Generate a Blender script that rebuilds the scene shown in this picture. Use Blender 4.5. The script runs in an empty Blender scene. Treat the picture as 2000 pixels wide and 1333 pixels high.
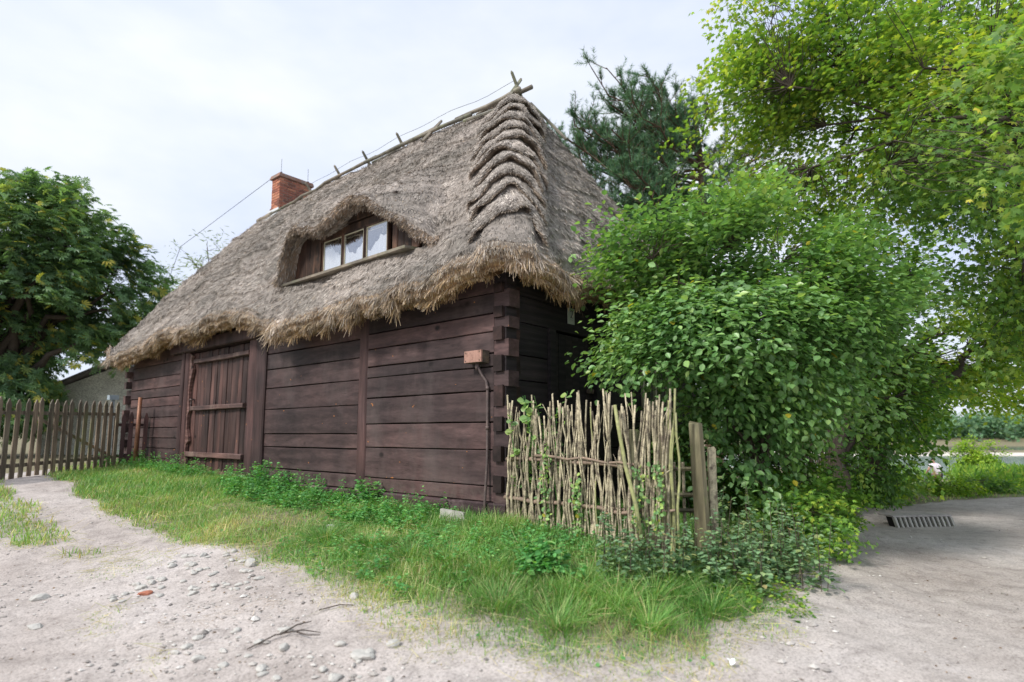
import bpy, bmesh, math, random
import numpy as np
from mathutils import Vector
random.seed(7); rng = np.random.default_rng(7)
C = bpy.context.scene.collection
SC = bpy.context.scene
rad = math.radians

# ---------------------------------------------------------------- camera, sky, sun, exposure
cam_d = bpy.data.cameras.new('camera'); cam = bpy.data.objects.new('camera', cam_d); C.objects.link(cam)
cam.location = (0, 0, .9); cam.rotation_euler = (rad(97.0), 0, 0)
cam_d.sensor_width = 36; cam_d.lens = 20.7; cam_d.shift_y = .02
cam_d.clip_start = .05; cam_d.clip_end = 4000
cam_d.dof.use_dof = True; cam_d.dof.focus_distance = 7.6; cam_d.dof.aperture_fstop = 1.0
SC.camera = cam
SC.view_settings.view_transform = 'Standard'; SC.view_settings.look = 'None'
SC.view_settings.exposure = 0.64; SC.view_settings.gamma = 1
SC.cycles.max_bounces = 6; SC.cycles.transparent_max_bounces = 16
SC.cycles.diffuse_bounces = 3; SC.cycles.glossy_bounces = 2; SC.cycles.transmission_bounces = 4

W = bpy.data.worlds.new("World"); SC.world = W; W.use_nodes = True
nt = W.node_tree; nt.nodes.clear()
def N(t, ty, **k):
    n = t.nodes.new(ty)
    for a, b in k.items(): setattr(n, a, b)
    return n
SUN = Vector((-.62, -.50, .74)).normalized()
sky = N(nt, 'ShaderNodeTexSky', sky_type='NISHITA', sun_disc=False)
sky.sun_elevation = math.asin(SUN.z); sky.sun_rotation = math.atan2(SUN.x, SUN.y)
sky.air_density = 1.2; sky.dust_density = 1.5; sky.ozone_density = 2.0
bg1 = N(nt, 'ShaderNodeBackground'); bg1.inputs[1].default_value = .15
bg2 = N(nt, 'ShaderNodeBackground'); bg2.inputs[1].default_value = 1.0
tc = N(nt, 'ShaderNodeTexCoord'); mp = N(nt, 'ShaderNodeMapping'); mp.inputs['Scale'].default_value = (1, 1, 2.2)
nz = N(nt, 'ShaderNodeTexNoise'); nz.inputs['Scale'].default_value = 1.7; nz.inputs['Detail'].default_value = 6; nz.inputs['Roughness'].default_value = .5
cr = N(nt, 'ShaderNodeValToRGB'); cr.color_ramp.elements[0].position = .30; cr.color_ramp.elements[0].color = (.80,)*3+(1,)
cr.color_ramp.elements[1].position = .60; cr.color_ramp.elements[1].color = (1, 1, 1, 1)
nz2 = N(nt, 'ShaderNodeTexNoise'); nz2.inputs['Scale'].default_value = 2.4; nz2.inputs['Detail'].default_value = 5
cr2 = N(nt, 'ShaderNodeValToRGB')
cr2.color_ramp.elements[0].position = .32; cr2.color_ramp.elements[0].color = (.47, .53, .69, 1)
cr2.color_ramp.elements[1].position = .66; cr2.color_ramp.elements[1].color = (.665, .685, .695, 1)
mx = N(nt, 'ShaderNodeMixShader'); ow = N(nt, 'ShaderNodeOutputWorld')
L = nt.links.new
L(tc.outputs['Generated'], mp.inputs[0]); L(mp.outputs[0], nz.inputs[0]); L(mp.outputs[0], nz2.inputs[0])
L(nz.outputs[0], cr.inputs[0]); L(nz2.outputs[0], cr2.inputs[0]); L(cr2.outputs[0], bg2.inputs[0])
L(sky.outputs[0], bg1.inputs[0]); L(cr.outputs[0], mx.inputs[0]); L(bg1.outputs[0], mx.inputs[1]); L(bg2.outputs[0], mx.inputs[2])
L(mx.outputs[0], ow.inputs[0])
sl = bpy.data.lights.new('sun', 'SUN'); sl.energy = 2.45; sl.angle = rad(11); sl.color = (1, .95, .88)
so = bpy.data.objects.new('sun', sl); C.objects.link(so)
so.rotation_euler = SUN.to_track_quat('Z', 'Y').to_euler(); so.location = (-10, -8, 14)

# ---------------------------------------------------------------- maths helpers
P0 = np.array([-0.0876, 6.8756, 0.0]); FD = np.array([-.77162, .63608, 0]); SD = np.array([.63608, .77162, 0])
def H(u, v, z):                                    # house frame: u along the front wall, v inwards, z up
    u = np.asarray(u, float)[..., None]; v = np.asarray(v, float)[..., None]; z = np.asarray(z, float)[..., None]
    return P0 + u*FD + v*SD + z*np.array([0, 0, 1.])
def ss(x, a, b):
    t = np.clip((np.asarray(x, float)-a)/(b-a), 0, 1); return t*t*(3-2*t)
_h = np.random.default_rng(3).random((64, 64, 64))
def vnoise(p):                                     # value noise on a repeating lattice
    p = np.asarray(p, float); i = np.floor(p).astype(int); f = p-i; f = f*f*(3-2*f)
    def g(a, b, c): return _h[(i[..., 0]+a) & 63, (i[..., 1]+b) & 63, (i[..., 2]+c) & 63]
    x, y, z = f[..., 0], f[..., 1], f[..., 2]
    c00 = g(0,0,0)*(1-x)+g(1,0,0)*x; c10 = g(0,1,0)*(1-x)+g(1,1,0)*x
    c01 = g(0,0,1)*(1-x)+g(1,0,1)*x; c11 = g(0,1,1)*(1-x)+g(1,1,1)*x
    return (c00*(1-y)+c10*y)*(1-z)+(c01*(1-y)+c11*y)*z
def fbm(p, o=4):
    p = np.asarray(p, float); s = 0; a = .5
    for k in range(o): s = s+a*(vnoise(p*2**k+k*7.3)-.5)*2; a *= .5
    return s
def p3(x, y, z=0.): x, y, z = np.broadcast_arrays(np.asarray(x, float), np.asarray(y, float), np.asarray(z, float)); return np.stack([x, y, z], -1)
def nrm(a): return a/np.maximum(np.linalg.norm(a, axis=-1, keepdims=True), 1e-9)
def terrain(x, y):
    x = np.asarray(x, float); y = np.asarray(y, float)
    rx, ry = x-P0[0], y-P0[1]
    u = rx*FD[0]+ry*FD[1]; v = rx*SD[0]+ry*SD[1]
    du = np.maximum(np.maximum(-u, u-12.3), 0); dv = np.maximum(np.maximum(-v, v-5.8), 0)
    d = np.hypot(du, dv)
    z = -.12+.27*ss(u, 0, 11)-.48*ss(d, .2, 4.6)*(1-.8*ss(u, 3, 9.5))
    z = z-2.0*ss(y+.3*x, 17, 50)*ss(x, -6, 4)
    near = (1-ss(np.hypot(x, y), 14, 30))*ss(np.hypot((x-6.5)*.8, y-9.35), .8, 1.6); z = z+(-.60-z)*(1-ss(np.hypot((x-6.5)*.8, y-9.35), .7, 1.7))
    z = z+near*(fbm(p3(x*.9, y*.9))*.035*ss(d, .3, 1.5)+fbm(p3(x*3.1, y*3.1, 14), 2)*.02*ss(d, .3, 1.5)+fbm(p3(x*5, y*5, 4), 3)*.016)
    return z
def inpoly(x, y, poly):
    c = np.zeros(x.shape, bool); n = len(poly); j = n-1
    for i in range(n):
        xi, yi = poly[i]; xj, yj = poly[j]
        m = ((yi > y) != (yj > y)) & (x < (xj-xi)*(y-yi)/(yj-yi+1e-12)+xi)
        c ^= m; j = i
    return c
STRIP = [[-10.2, 14.6], [-9.9, 13.0], [-9.0, 11.6], [-7.43, 10.12], [-5.9, 8.68], [-4.42, 7.35], [-3.26, 6.45], [-2.42, 5.99], [-1.47, 4.89], [-0.88, 4.24], [-0.46, 3.95], [-0.12, 3.72], [0.29, 3.62], [0.76, 3.72], [1.21, 3.75], [1.42, 4.17], [1.46, 4.39], [2.1, 4.82], [2.41, 5.6], [2.95, 6.2], [3.9, 7.8], [4.9, 9.1], [7.0, 11.8], [8.6, 13.0], [11.5, 14.2], [14., 15.2], [19, 16.4], [45, 26], [45, 30], [-3, 30], [-9, 16]]
LEFTG = [[-13, 12.2], [-9.9, 11.2], [-8.54, 10.2], [-6.9, 8.6], [-5.7, 7.75], [-5.0, 7.04], [-5.2, 6.85], [-6.1, 7.35], [-8, 7.8], [-14, 9]]
PATCH = [(-3.9, 6.15, .42), (-3.1, 4.85, .2), (-2.95, 4.55, .15), (-1.3, 5.35, .2), (.35, 3.3, .4), (1.1, 3.4, .3), (-2.3, 4.0, .12), (-2.7, 6.1, .2), (-4.6, 6.6, .4), (1.75, 4.3, .25)]
def grassmask(x, y):
    x = np.asarray(x, float); y = np.asarray(y, float)
    wx = x+fbm(p3(x*1.6, y*1.6, 9), 4)*.28; wy = y+fbm(p3(x*1.6, y*1.6, 19), 4)*.28
    m = np.zeros(x.shape)
    for ox, oy in ((0, 0), (.12, .05), (-.12, .08), (.04, -.14), (-.05, .16)):
        m += (inpoly(wx+ox, wy+oy, STRIP) | inpoly(wx+ox, wy+oy, LEFTG))/5.
    for a, b, r in PATCH: m = np.maximum(m, .55*(1-ss(np.hypot(wx-a, wy-b), r*.5, r*1.1)))
    return m

def inner(x, y, r=.42):
    wx = x+fbm(p3(x*1.6, y*1.6, 9), 4)*.28; wy = y+fbm(p3(x*1.6, y*1.6, 19), 4)*.28; m = 0
    for k in range(8): m = m+inpoly(wx+r*math.cos(k*.785), wy+r*math.sin(k*.785), STRIP)/8.
    return m*ss(y+.55*x, 3.6, 5.0)
# ---------------------------------------------------------------- object helpers
ORG = {}
def thing(name, label, cat, loc, group=None):
    o = bpy.data.objects.new(name, None); C.objects.link(o); o.location = loc; o.empty_display_size = .2
    o['label'] = label; o['category'] = cat
    if group: o['group'] = group
    ORG[o] = np.array(loc, float); return o
def tag(o, label, cat, group=None, kind=None):
    if label: o['label'] = label
    if cat: o['category'] = cat
    if group: o['group'] = group
    if kind: o['kind'] = kind
    return o
def link(me, name, mat, parent, loc=None, smooth=False):
    org = ORG[parent] if parent is not None else (np.array(loc, float) if loc is not None else np.zeros(3))
    n = len(me.vertices); a = np.empty(n*3, np.float32); me.vertices.foreach_get('co', a)
    a = (a.reshape(-1, 3)-org.astype(np.float32)).ravel(); me.vertices.foreach_set('co', a); me.update()
    o = bpy.data.objects.new(name, me); C.objects.link(o)
    if mat: me.materials.append(mat)
    if parent is not None: o.parent = parent
    else: o.location = org
    ORG[o] = org
    me.polygons.foreach_set('use_smooth', np.full(len(me.polygons), bool(smooth)))
    return o
def raw_mesh(name, V, faces_list, col=None):       # faces_list: list of (m,k) int arrays
    me = bpy.data.meshes.new(name); V = np.asarray(V, np.float32)
    me.vertices.add(len(V)); me.vertices.foreach_set('co', V.ravel())
    faces_list = [np.asarray(f, np.int32) for f in faces_list if len(f)]
    nl = sum(f.size for f in faces_list); npoly = sum(len(f) for f in faces_list)
    me.loops.add(nl); me.polygons.add(npoly)
    me.loops.foreach_set('vertex_index', np.concatenate([f.ravel() for f in faces_list]))
    ls = []; s = 0
    for f in faces_list:
        ls.append(s+np.arange(len(f))*f.shape[1]); s += f.size
    me.polygons.foreach_set('loop_start', np.concatenate(ls).astype(np.int32))
    me.update(calc_edges=True)
    if col is not None:
        ca = me.color_attributes.new('col', 'FLOAT_COLOR', 'POINT')
        c4 = np.ones((len(V), 4), np.float32); col = np.asarray(col, np.float32); c4[:, :col.shape[1]] = col
        ca.data.foreach_set('color', c4.ravel())
    return me
class MB:
    def __init__(s): s.V = []; s.F = {}; s.c = []; s.n = 0
    def add(s, V, faces, r=None):
        V = np.asarray(V, float); r = random.random() if r is None else r
        s.V.append(V); s.c.append(np.tile([r, random.random(), 0], (len(V), 1)) if not isinstance(r, np.ndarray) else r)
        for f in faces:
            s.F.setdefault(len(f), []).append([i+s.n for i in f])
        s.n += len(V); return s
    def hexa(s, c8, r=None, bev=0):                # c8: 4 bottom corners in order then 4 top corners
        return s.add(c8, [(0, 3, 2, 1), (4, 5, 6, 7), (0, 1, 5, 4), (1, 2, 6, 5), (2, 3, 7, 6), (3, 0, 4, 7)], r)
    def hbox(s, u0, u1, v0, v1, z0, z1, r=None, jit=0.):
        us = [u1, u0, u0, u1]; vs = [v0, v0, v1, v1]
        c = H(us+us, vs+vs, [z0]*4+[z1]*4)
        if jit: c = c+(np.random.default_rng(int(abs(u0*991+z0*771+v0*33))).random((8, 3))-.5)*jit
        return s.hexa(c, r)
    def plank(s, u0, u1, v0, v1, z0, z1, axis='u', bev=.012, r=None, wav=.006):
        """a board with eased long edges and a slightly wandering outline; its face is v0"""
        n = max(2, int((u1-u0)/.35)+1) if axis == 'u' else max(2, int((z1-z0)/.3)+1)
        V = []; F = []
        for i in range(n):
            t = i/(n-1); j = [(random.random()-.5)*wav for _ in range(3)]
            if axis == 'u':
                u = u1+(u0-u1)*t
                prof = [(v1, z0), (v0+bev, z0+j[0]), (v0+j[2], z0+bev+j[0]), (v0+j[2], z1-bev+j[1]), (v0+bev, z1+j[1]), (v1, z1)]
                for v, z in prof: V.append(H(u, v, z))
            else:
                z = z0+(z1-z0)*t
                prof = [(v1, u1), (v0+bev, u1+j[0]), (v0+j[2], u1-bev+j[0]), (v0+j[2], u0+bev+j[1]), (v0+bev, u0+j[1]), (v1, u0)]
                for v, u in prof: V.append(H(u, v, z))
        for i in range(n-1):
            for k in range(6):
                a = i*6+k; b = i*6+(k+1) % 6; F.append((a, b, b+6, a+6))
        F.append(tuple(range(5, -1, -1))); F.append(tuple((n-1)*6+k for k in range(6)))
        return s.add(V, F, r)
    def tube(s, pts, radii, k=6, r=None, cap=True):
        pts = np.asarray(pts, float); n = len(pts)
        if np.isscalar(radii): radii = [radii]*n
        V = []; F = []
        d = nrm(np.gradient(pts, axis=0)) if n > 1 else None
        ref = np.array([0, 0, 1.]) if abs(d[0][2]) < .9 else np.array([1., 0, 0])
        for i in range(n):
            a = np.cross(d[i], ref); a /= np.linalg.norm(a)+1e-9; b = np.cross(d[i], a)
            for j in range(k):
                t = 2*math.pi*j/k; V.append(pts[i]+radii[i]*(a*math.cos(t)+b*math.sin(t)))
        for i in range(n-1):
            for j in range(k):
                j2 = (j+1) % k; F.append((i*k+j, i*k+j2, (i+1)*k+j2, (i+1)*k+j))
        if cap: F.append(tuple(range(k))); F.append(tuple((n-1)*k+j for j in range(k-1, -1, -1)))
        return s.add(V, F, r)
    def build(s, name, mat, parent=None, loc=None, smooth=False, fix=True):
        me = raw_mesh(name, np.concatenate(s.V), [np.array(f) for f in s.F.values()], np.concatenate(s.c))
        if fix:
            bm = bmesh.new(); bm.from_mesh(me); bmesh.ops.recalc_face_normals(bm, faces=bm.faces); bm.to_mesh(me); bm.free()
        return link(me, name, mat, parent, loc, smooth)

# leaf cards: templates (x across, y along, z out of the blade)
T_OV = (np.array([[0, 0, 0], [-.26, .22, .05], [-.36, .5, .09], [-.2, .82, .03], [0, 1, -.06], [.2, .82, .03], [.36, .5, .09], [.26, .22, .05]]), np.array([[0, 4, 3, 2, 1], [0, 7, 6, 5, 4]]))
T_DI = (np.array([[0, 0, 0], [-.3, .45, .06], [0, 1, 0], [.3, .45, .06]]), np.array([[0, 2, 1, 0][:3], [0, 3, 2]]))
T_MA = (np.array([[0, 0, 0], [-.2, .12, .0], [-.52, .28, -.05], [-.2, .42, .04], [-.36, .78, -.03], [-.08, .6, .05], [0, 1.05, -.06], [.08, .6, .05], [.36, .78, -.03], [.2, .42, .04], [.52, .28, -.05], [.2, .12, 0]]), np.array([[0, 1, 2, 3], [3, 4, 5, 0], [0, 5, 6, 7], [0, 7, 8, 9], [0, 9, 10, 11]]))
T_LO = (np.array([[0, 0, 0], [-.09, .4, .03], [0, 1, -.1], [.09, .4, .03]]), np.array([[0, 2, 1], [0, 3, 2]]))
a_ = [math.radians(x) for x in (-100, -62, -30, 0, 30, 62, 100)]
_v = [[0, 0, 0]]; _f = []
for t in a_:                                      # horse-chestnut: seven leaflets from one point
    l = 1-.28*abs(t)/1.75; i = len(_v)
    for w, q, z in ((-.14, .62, .03), (0, 1, -.12), (.14, .62, .03)):
        _v.append([l*(q*math.sin(t)+w*math.cos(t)), l*(q*math.cos(t)-w*math.sin(t)), z])
    _f.append([0, i+2, i+1, i])
T_CH = (np.array(_v), np.array(_f))
T_GR = (np.array([[-.5, 0, 0], [.5, 0, 0], [-.38, .5, .08], [.38, .5, .08], [0, 1, .34]]), np.array([[0, 1, 3], [0, 3, 2], [2, 3, 4]]))
def cards(T, pos, ydir, nrmv, size, width=1., tone=None, tone2=None):
    """many leaves as one mesh; returns V, F, col"""
    tv, tf = T; n = len(pos)
    Y = nrm(ydir); Z = nrmv-(nrmv*Y).sum(-1, keepdims=True)*Y; Z = nrm(Z); X = np.cross(Y, Z)
    size = np.broadcast_to(np.asarray(size, float), (n,))[:, None, None]; width = np.broadcast_to(np.asarray(width, float), (n,))[:, None, None]
    V = pos[:, None, :]+size*(tv[None, :, 0:1]*width*X[:, None]+tv[None, :, 1:2]*Y[:, None]+tv[None, :, 2:3]*Z[:, None])
    F = (tf[None]+(np.arange(n)*len(tv))[:, None, None]).reshape(-1, tf.shape[1])
    tone = rng.random(n) if tone is None else tone; tone2 = rng.random(n) if tone2 is None else tone2
    c = np.stack([tone, tone2, np.zeros(n)], -1)[:, None, :].repeat(len(tv), 1).reshape(-1, 3)
    c[:, 2] = np.tile(tv[:, 1], n)
    return V.reshape(-1, 3), F, c
def merge(parts):
    V = []; c = []; F = {}; n = 0
    for v, f, cc in parts:
        V.append(v); c.append(cc); F.setdefault(f.shape[1], []).append(f+n); n += len(v)
    return np.concatenate(V), [np.concatenate(x) for x in F.values()], np.concatenate(c)
def rdir(n):
    return nrm(rng.normal(size=(n, 3)))

# ---------------------------------------------------------------- materials
def mat(name):
    m = bpy.data.materials.new(name); m.use_nodes = True; t = m.node_tree; t.nodes.clear()
    o = N(t, 'ShaderNodeOutputMaterial'); b = N(t, 'ShaderNodeBsdfPrincipled'); t.links.new(b.outputs[0], o.inputs[0])
    return m, t, b, o
def ramp(t, stops):
    r = N(t, 'ShaderNodeValToRGB'); e = r.color_ramp.elements
    while len(e) < len(stops): e.new(.5)
    for i, (p, c) in enumerate(stops): e[i].position = p; e[i].color = tuple(c)+(1,) if len(c) == 3 else c
    return r
def mixc(t, a, b, f, mode='MIX'):
    m = N(t, 'ShaderNodeMix', data_type='RGBA', blend_type=mode)
    for i, x in ((6, a), (7, b), (0, f)):
        if isinstance(x, (int, float)): m.inputs[i].default_value = x
        elif isinstance(x, tuple): m.inputs[i].default_value = x+(1,) if len(x) == 3 else x
        else: t.links.new(x, m.inputs[i])
    return m.outputs[2]
def noise(t, vec, sc, det=4, ro=.55, dist=0):
    n = N(t, 'ShaderNodeTexNoise'); n.inputs['Scale'].default_value = sc; n.inputs['Detail'].default_value = det
    n.inputs['Roughness'].default_value = ro; n.inputs['Distortion'].default_value = dist
    if vec is not None: t.links.new(vec, n.inputs[0])
    return n.outputs[0]
def objvec(t, rotz=0, scale=(1, 1, 1)):
    c = N(t, 'ShaderNodeTexCoord'); r = N(t, 'ShaderNodeMapping'); r.inputs['Rotation'].default_value = (0, 0, rotz)
    s = N(t, 'ShaderNodeMapping'); s.inputs['Scale'].default_value = scale
    t.links.new(c.outputs['Object'], r.inputs[0]); t.links.new(r.outputs[0], s.inputs[0]); return s.outputs[0]
def attr(t):
    a = N(t, 'ShaderNodeAttribute', attribute_name='col'); s = N(t, 'ShaderNodeSeparateColor'); t.links.new(a.outputs[0], s.inputs[0]); return s
def bump(t, b, h, strength=.4, dist=.01):
    n = N(t, 'ShaderNodeBump'); n.inputs['Strength'].default_value = strength; n.inputs['Distance'].default_value = dist
    t.links.new(h, n.inputs['Height']); t.links.new(n.outputs[0], b.inputs['Normal'])
def offs(t, vec, s, k=17.):
    cx = N(t, 'ShaderNodeCombineXYZ'); ma = N(t, 'ShaderNodeMath', operation='MULTIPLY'); ma.inputs[1].default_value = k
    t.links.new(s.outputs[0], ma.inputs[0]); t.links.new(ma.outputs[0], cx.inputs[0]); t.links.new(ma.outputs[0], cx.inputs[1]); t.links.new(ma.outputs[0], cx.inputs[2])
    va = N(t, 'ShaderNodeVectorMath', operation='ADD'); t.links.new(vec, va.inputs[0]); t.links.new(cx.outputs[0], va.inputs[1]); return va.outputs[0]
ANG_F = -rad(140.5); ANG_S = -rad(50.5)
def wood(name, rotz, lo, hi, scale=(.5, 3, 7), chips=None, rough=.62, spec=.25, tint=.35, worn=None, gw=.5, crack=False):
    m, t, b, o = mat(name); s = attr(t); v = offs(t, objvec(t, rotz, scale), s)
    g1 = noise(t, v, 1.6, 6, .6, 1.2); g2 = noise(t, v, 9, 3, .6, .4)
    wv = N(t, 'ShaderNodeTexWave', wave_type='RINGS', bands_direction='Z' if scale[2] > scale[0] else 'X'); wv.inputs['Scale'].default_value = .55
    wv.inputs['Distortion'].default_value = 9; wv.inputs['Detail'].default_value = 3; wv.inputs['Detail Scale'].default_value = .8; t.links.new(v, wv.inputs[0])
    c = ramp(t, [(.25, lo), (.75, hi)]); t.links.new(g1, c.inputs[0])
    c2 = mixc(t, c.outputs[0], tuple(x*.45 for x in lo), .35); mm = N(t, 'ShaderNodeMath', operation='MULTIPLY'); mm.inputs[1].default_value = gw
    t.links.new(wv.outputs[0], mm.inputs[0]); c2 = mixc(t, c.outputs[0], tuple(x*.5 for x in lo), mm.outputs[0])
    gr = ramp(t, [(.35, (.80, .80, .80)), (.7, (1.18, 1.18, 1.18))]); t.links.new(g2, gr.inputs[0]); c3 = mixc(t, c2, gr.outputs[0], 1., 'MULTIPLY')
    tr = ramp(t, [(0, (1-tint, 1-tint*.9, 1-tint*.85)), (.5, (1, 1, 1)), (1, (1+tint, 1+tint*.7, 1+tint*.6))]); t.links.new(s.outputs[0], tr.inputs[0])
    c3 = mixc(t, c3, tr.outputs[0], 1., 'MULTIPLY')
    vk = N(t, 'ShaderNodeTexVoronoi'); vk.inputs['Scale'].default_value = 1.0; t.links.new(offs(t, objvec(t, rotz, (1.5, 1.5, 2.1)), s), vk.inputs[0])
    kr = ramp(t, [(.045, (1, 1, 1)), (.10, (0, 0, 0))]); t.links.new(vk.outputs['Distance'], kr.inputs[0]); c3 = mixc(t, c3, tuple(x*.35 for x in lo), kr.outputs[0])
    pa = noise(t, objvec(t, rotz, (.9, .9, .7)), 1.3, 4); pr = ramp(t, [(.35, (.75, .78, .82)), (.7, (1.3, 1.22, 1.2))]); t.links.new(pa, pr.inputs[0]); c3 = mixc(t, c3, pr.outputs[0], 1., 'MULTIPLY')
    if crack:
        cn = noise(t, offs(t, objvec(t, rotz, (.35, 4, 9)), s), 2.3, 3, .5); ck = ramp(t, [(.493, (0, 0, 0)), (.5, (1, 1, 1)), (.507, (0, 0, 0))]); t.links.new(cn, ck.inputs[0])
        cm = noise(t, objvec(t, rotz, (.8, .8, .8)), 1.7, 2); cg = ramp(t, [(.5, (0, 0, 0)), (.6, (.85, .85, .85))]); t.links.new(cm, cg.inputs[0])
        c3 = mixc(t, c3, tuple(x*.3 for x in lo), mixc(t, ck.outputs[0], cg.outputs[0], 1., 'MULTIPLY'))
        sc = N(t, 'ShaderNodeSeparateXYZ'); t.links.new(objvec(t), sc.inputs[0]); zr = ramp(t, [(.0, (.55, .55, .55)), (.42, (0, 0, 0))]); t.links.new(sc.outputs[2], zr.inputs[0])
        dn = noise(t, objvec(t), 6, 4, .7); dg = ramp(t, [(.4, (0, 0, 0)), (.65, (1, 1, 1))]); t.links.new(dn, dg.inputs[0]); c3 = mixc(t, c3, (.17, .145, .125), mixc(t, zr.outputs[0], dg.outputs[0], 1., 'MULTIPLY'))
        gw_ = noise(t, objvec(t, rotz, (1.2, 1.2, .5)), 1.1, 5, .65); gg = ramp(t, [(.5, (0, 0, 0)), (.72, (.4, .4, .4))]); t.links.new(gw_, gg.inputs[0]); c3 = mixc(t, c3, (.13, .105, .10), gg.outputs[0])
    if worn:
        wn = noise(t, objvec(t, rotz, (1, 1, .35)), 2.2, 5, .7); wr = ramp(t, [(.52, (0, 0, 0)), (.72, (1, 1, 1))]); t.links.new(wn, wr.inputs[0]); c3 = mixc(t, c3, worn, wr.outputs[0])
    if chips:
        ch = noise(t, offs(t, objvec(t, rotz, (1, 1, .55) if scale[2] < scale[0] else (.6, 1, 1)), s), 16, 2, .4); hr = ramp(t, [(.755, (0, 0, 0)), (.775, (1, 1, 1))]); t.links.new(ch, hr.inputs[0]); c3 = mixc(t, c3, chips, hr.outputs[0])
    t.links.new(c3, b.inputs['Base Color'])
    b.inputs['Roughness'].default_value = rough; b.inputs['Specular IOR Level'].default_value = spec
    bump(t, b, mixc(t, g2, wv.outputs[0], .4), .35, .006)
    return m
M = {}
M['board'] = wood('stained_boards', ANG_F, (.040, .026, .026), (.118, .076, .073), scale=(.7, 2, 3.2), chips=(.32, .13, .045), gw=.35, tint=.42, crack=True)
M['board_side'] = wood('stained_boards_gable_shaded', ANG_S, (.018, .016, .018), (.045, .036, .038), chips=None)  # same stain as the front, with the gable's shade put into the colour
M['log_end'] = wood('log_ends', ANG_F, (.018, .012, .011), (.06, .035, .032), (3, 3, 3))
M['door_plank'] = wood('door_planks', ANG_F, (.045, .027, .025), (.135, .080, .070), (7, 3, .5), chips=(.42, .19, .07), tint=.5)
M['door_bar'] = wood('door_bars', ANG_F, (.08, .045, .04), (.21, .135, .12), worn=(.25, .18, .15))
M['frame_wood'] = wood('door_frame', ANG_F, (.042, .026, .026), (.115, .068, .064), (6, 3, .5), chips=(.32, .13, .05))
M['sill'] = wood('sill_beam', ANG_F, (.06, .036, .038), (.16, .10, .10), worn=(.2, .155, .15))
M['grey_wood'] = wood('weathered_wood', ANG_F, (.14, .13, .105), (.36, .34, .28), (1, 1, 1.2), worn=(.25, .27, .16), tint=.25)
M['dormer_wood'] = wood('dormer_boards', ANG_F, (.02, .014, .012), (.10, .06, .042), (7, 3, .5), chips=None, worn=(.17, .09, .055), tint=.5)
M['post_wood'] = wood('mossy_split_post', ANG_F, (.11, .10, .065), (.30, .29, .17), (7, 7, .5), worn=(.27, .32, .09), tint=.2)
M['picket'] = wood('mossy_pickets', 0, (.13, .10, .075), (.33, .28, .21), (6, 6, .6), worn=(.17, .19, .085), tint=.3)
M['picket_red'] = wood('red_brown_pickets', 0, (.05, .022, .022), (.12, .06, .058), (6, 6, .6), chips=(.3, .12, .05))
def plain(name, col, rough=.6, metal=0, var=.3, sc=6, b2=None, bs=.3, spec=.4, tv=0.):
    m, t, b, o = mat(name); v = objvec(t); n = noise(t, v, sc, 6, .65); s = attr(t)
    c = ramp(t, [(.3, tuple(x*(1-var) for x in col)), (.7, tuple(x*(1+var) for x in col))]); t.links.new(n, c.inputs[0]); out = c.outputs[0]
    if b2:
        n2 = noise(t, v, sc*.6+3, 5, .7); r = ramp(t, [(.48, (0, 0, 0)), (.62, (1, 1, 1))]); t.links.new(n2, r.inputs[0]); out = mixc(t, out, b2, r.outputs[0])
    if tv:
        tr = ramp(t, [(0, (1-tv,)*3), (1, (1+tv,)*3)]); t.links.new(s.outputs[0], tr.inputs[0]); out = mixc(t, out, tr.outputs[0], 1., 'MULTIPLY')
    t.links.new(out, b.inputs['Base Color']); b.inputs['Roughness'].default_value = rough; b.inputs['Metallic'].default_value = metal; b.inputs['Specular IOR Level'].default_value = spec
    bump(t, b, noise(t, v, sc*5, 4), bs, .01)
    return m
def leafmat(name, stops, trans=.35, rough=.5, spec=.35, tcol=None, vein=True):
    m, t, b, o = mat(name); s = attr(t); r = ramp(t, stops); t.links.new(s.outputs[0], r.inputs[0])
    n = noise(t, objvec(t), 1.2, 3); nr = ramp(t, [(.3, (.8, .85, .8)), (.7, (1.2, 1.15, 1.1))]); t.links.new(n, nr.inputs[0])
    br = ramp(t, [(0, (.7, .7, .7)), (1, (1.3, 1.3, 1.3))]); t.links.new(s.outputs[1], br.inputs[0])
    c = mixc(t, mixc(t, r.outputs[0], nr.outputs[0], 1., 'MULTIPLY'), br.outputs[0], 1., 'MULTIPLY')
    t.links.new(c, b.inputs['Base Color']); b.inputs['Roughness'].default_value = rough; b.inputs['Specular IOR Level'].default_value = spec
    tr = N(t, 'ShaderNodeBsdfTranslucent'); hs = mixc(t, c, tcol or (1.6, 1.7, .6), 1., 'MULTIPLY'); t.links.new(hs, tr.inputs[0])
    ms = N(t, 'ShaderNodeMixShader'); ms.inputs[0].default_value = trans
    t.links.new(b.outputs[0], ms.inputs[1]); t.links.new(tr.outputs[0], ms.inputs[2]); t.links.new(ms.outputs[0], o.inputs[0])
    return m
G = lambda *s: list(s)
M['dogwood'] = leafmat('dogwood_leaf', G((0, (.10, .22, .08)), (.55, (.22, .38, .15)), (.95, (.38, .50, .15)), (1, (.50, .42, .06))), .3, .38, .5)
M['chestnut'] = leafmat('chestnut_leaf', G((0, (.09, .17, .10)), (.75, (.19, .31, .15)), (.95, (.38, .42, .12)), (1, (.5, .42, .10))), .35, .5)
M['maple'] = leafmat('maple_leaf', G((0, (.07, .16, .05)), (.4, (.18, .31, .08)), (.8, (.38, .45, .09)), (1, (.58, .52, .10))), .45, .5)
M['maple_shade'] = leafmat('maple_leaf_shaded', G((0, (.045, .11, .03)), (.6, (.10, .21, .045)), (1, (.24, .33, .05))), .35, .5)  # darker copy of the maple leaf, shade put into its colour
M['midgreen'] = leafmat('bush_leaf', G((0, (.07, .18, .04)), (.55, (.19, .35, .06)), (1, (.42, .50, .08))), .38, .5)
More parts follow.
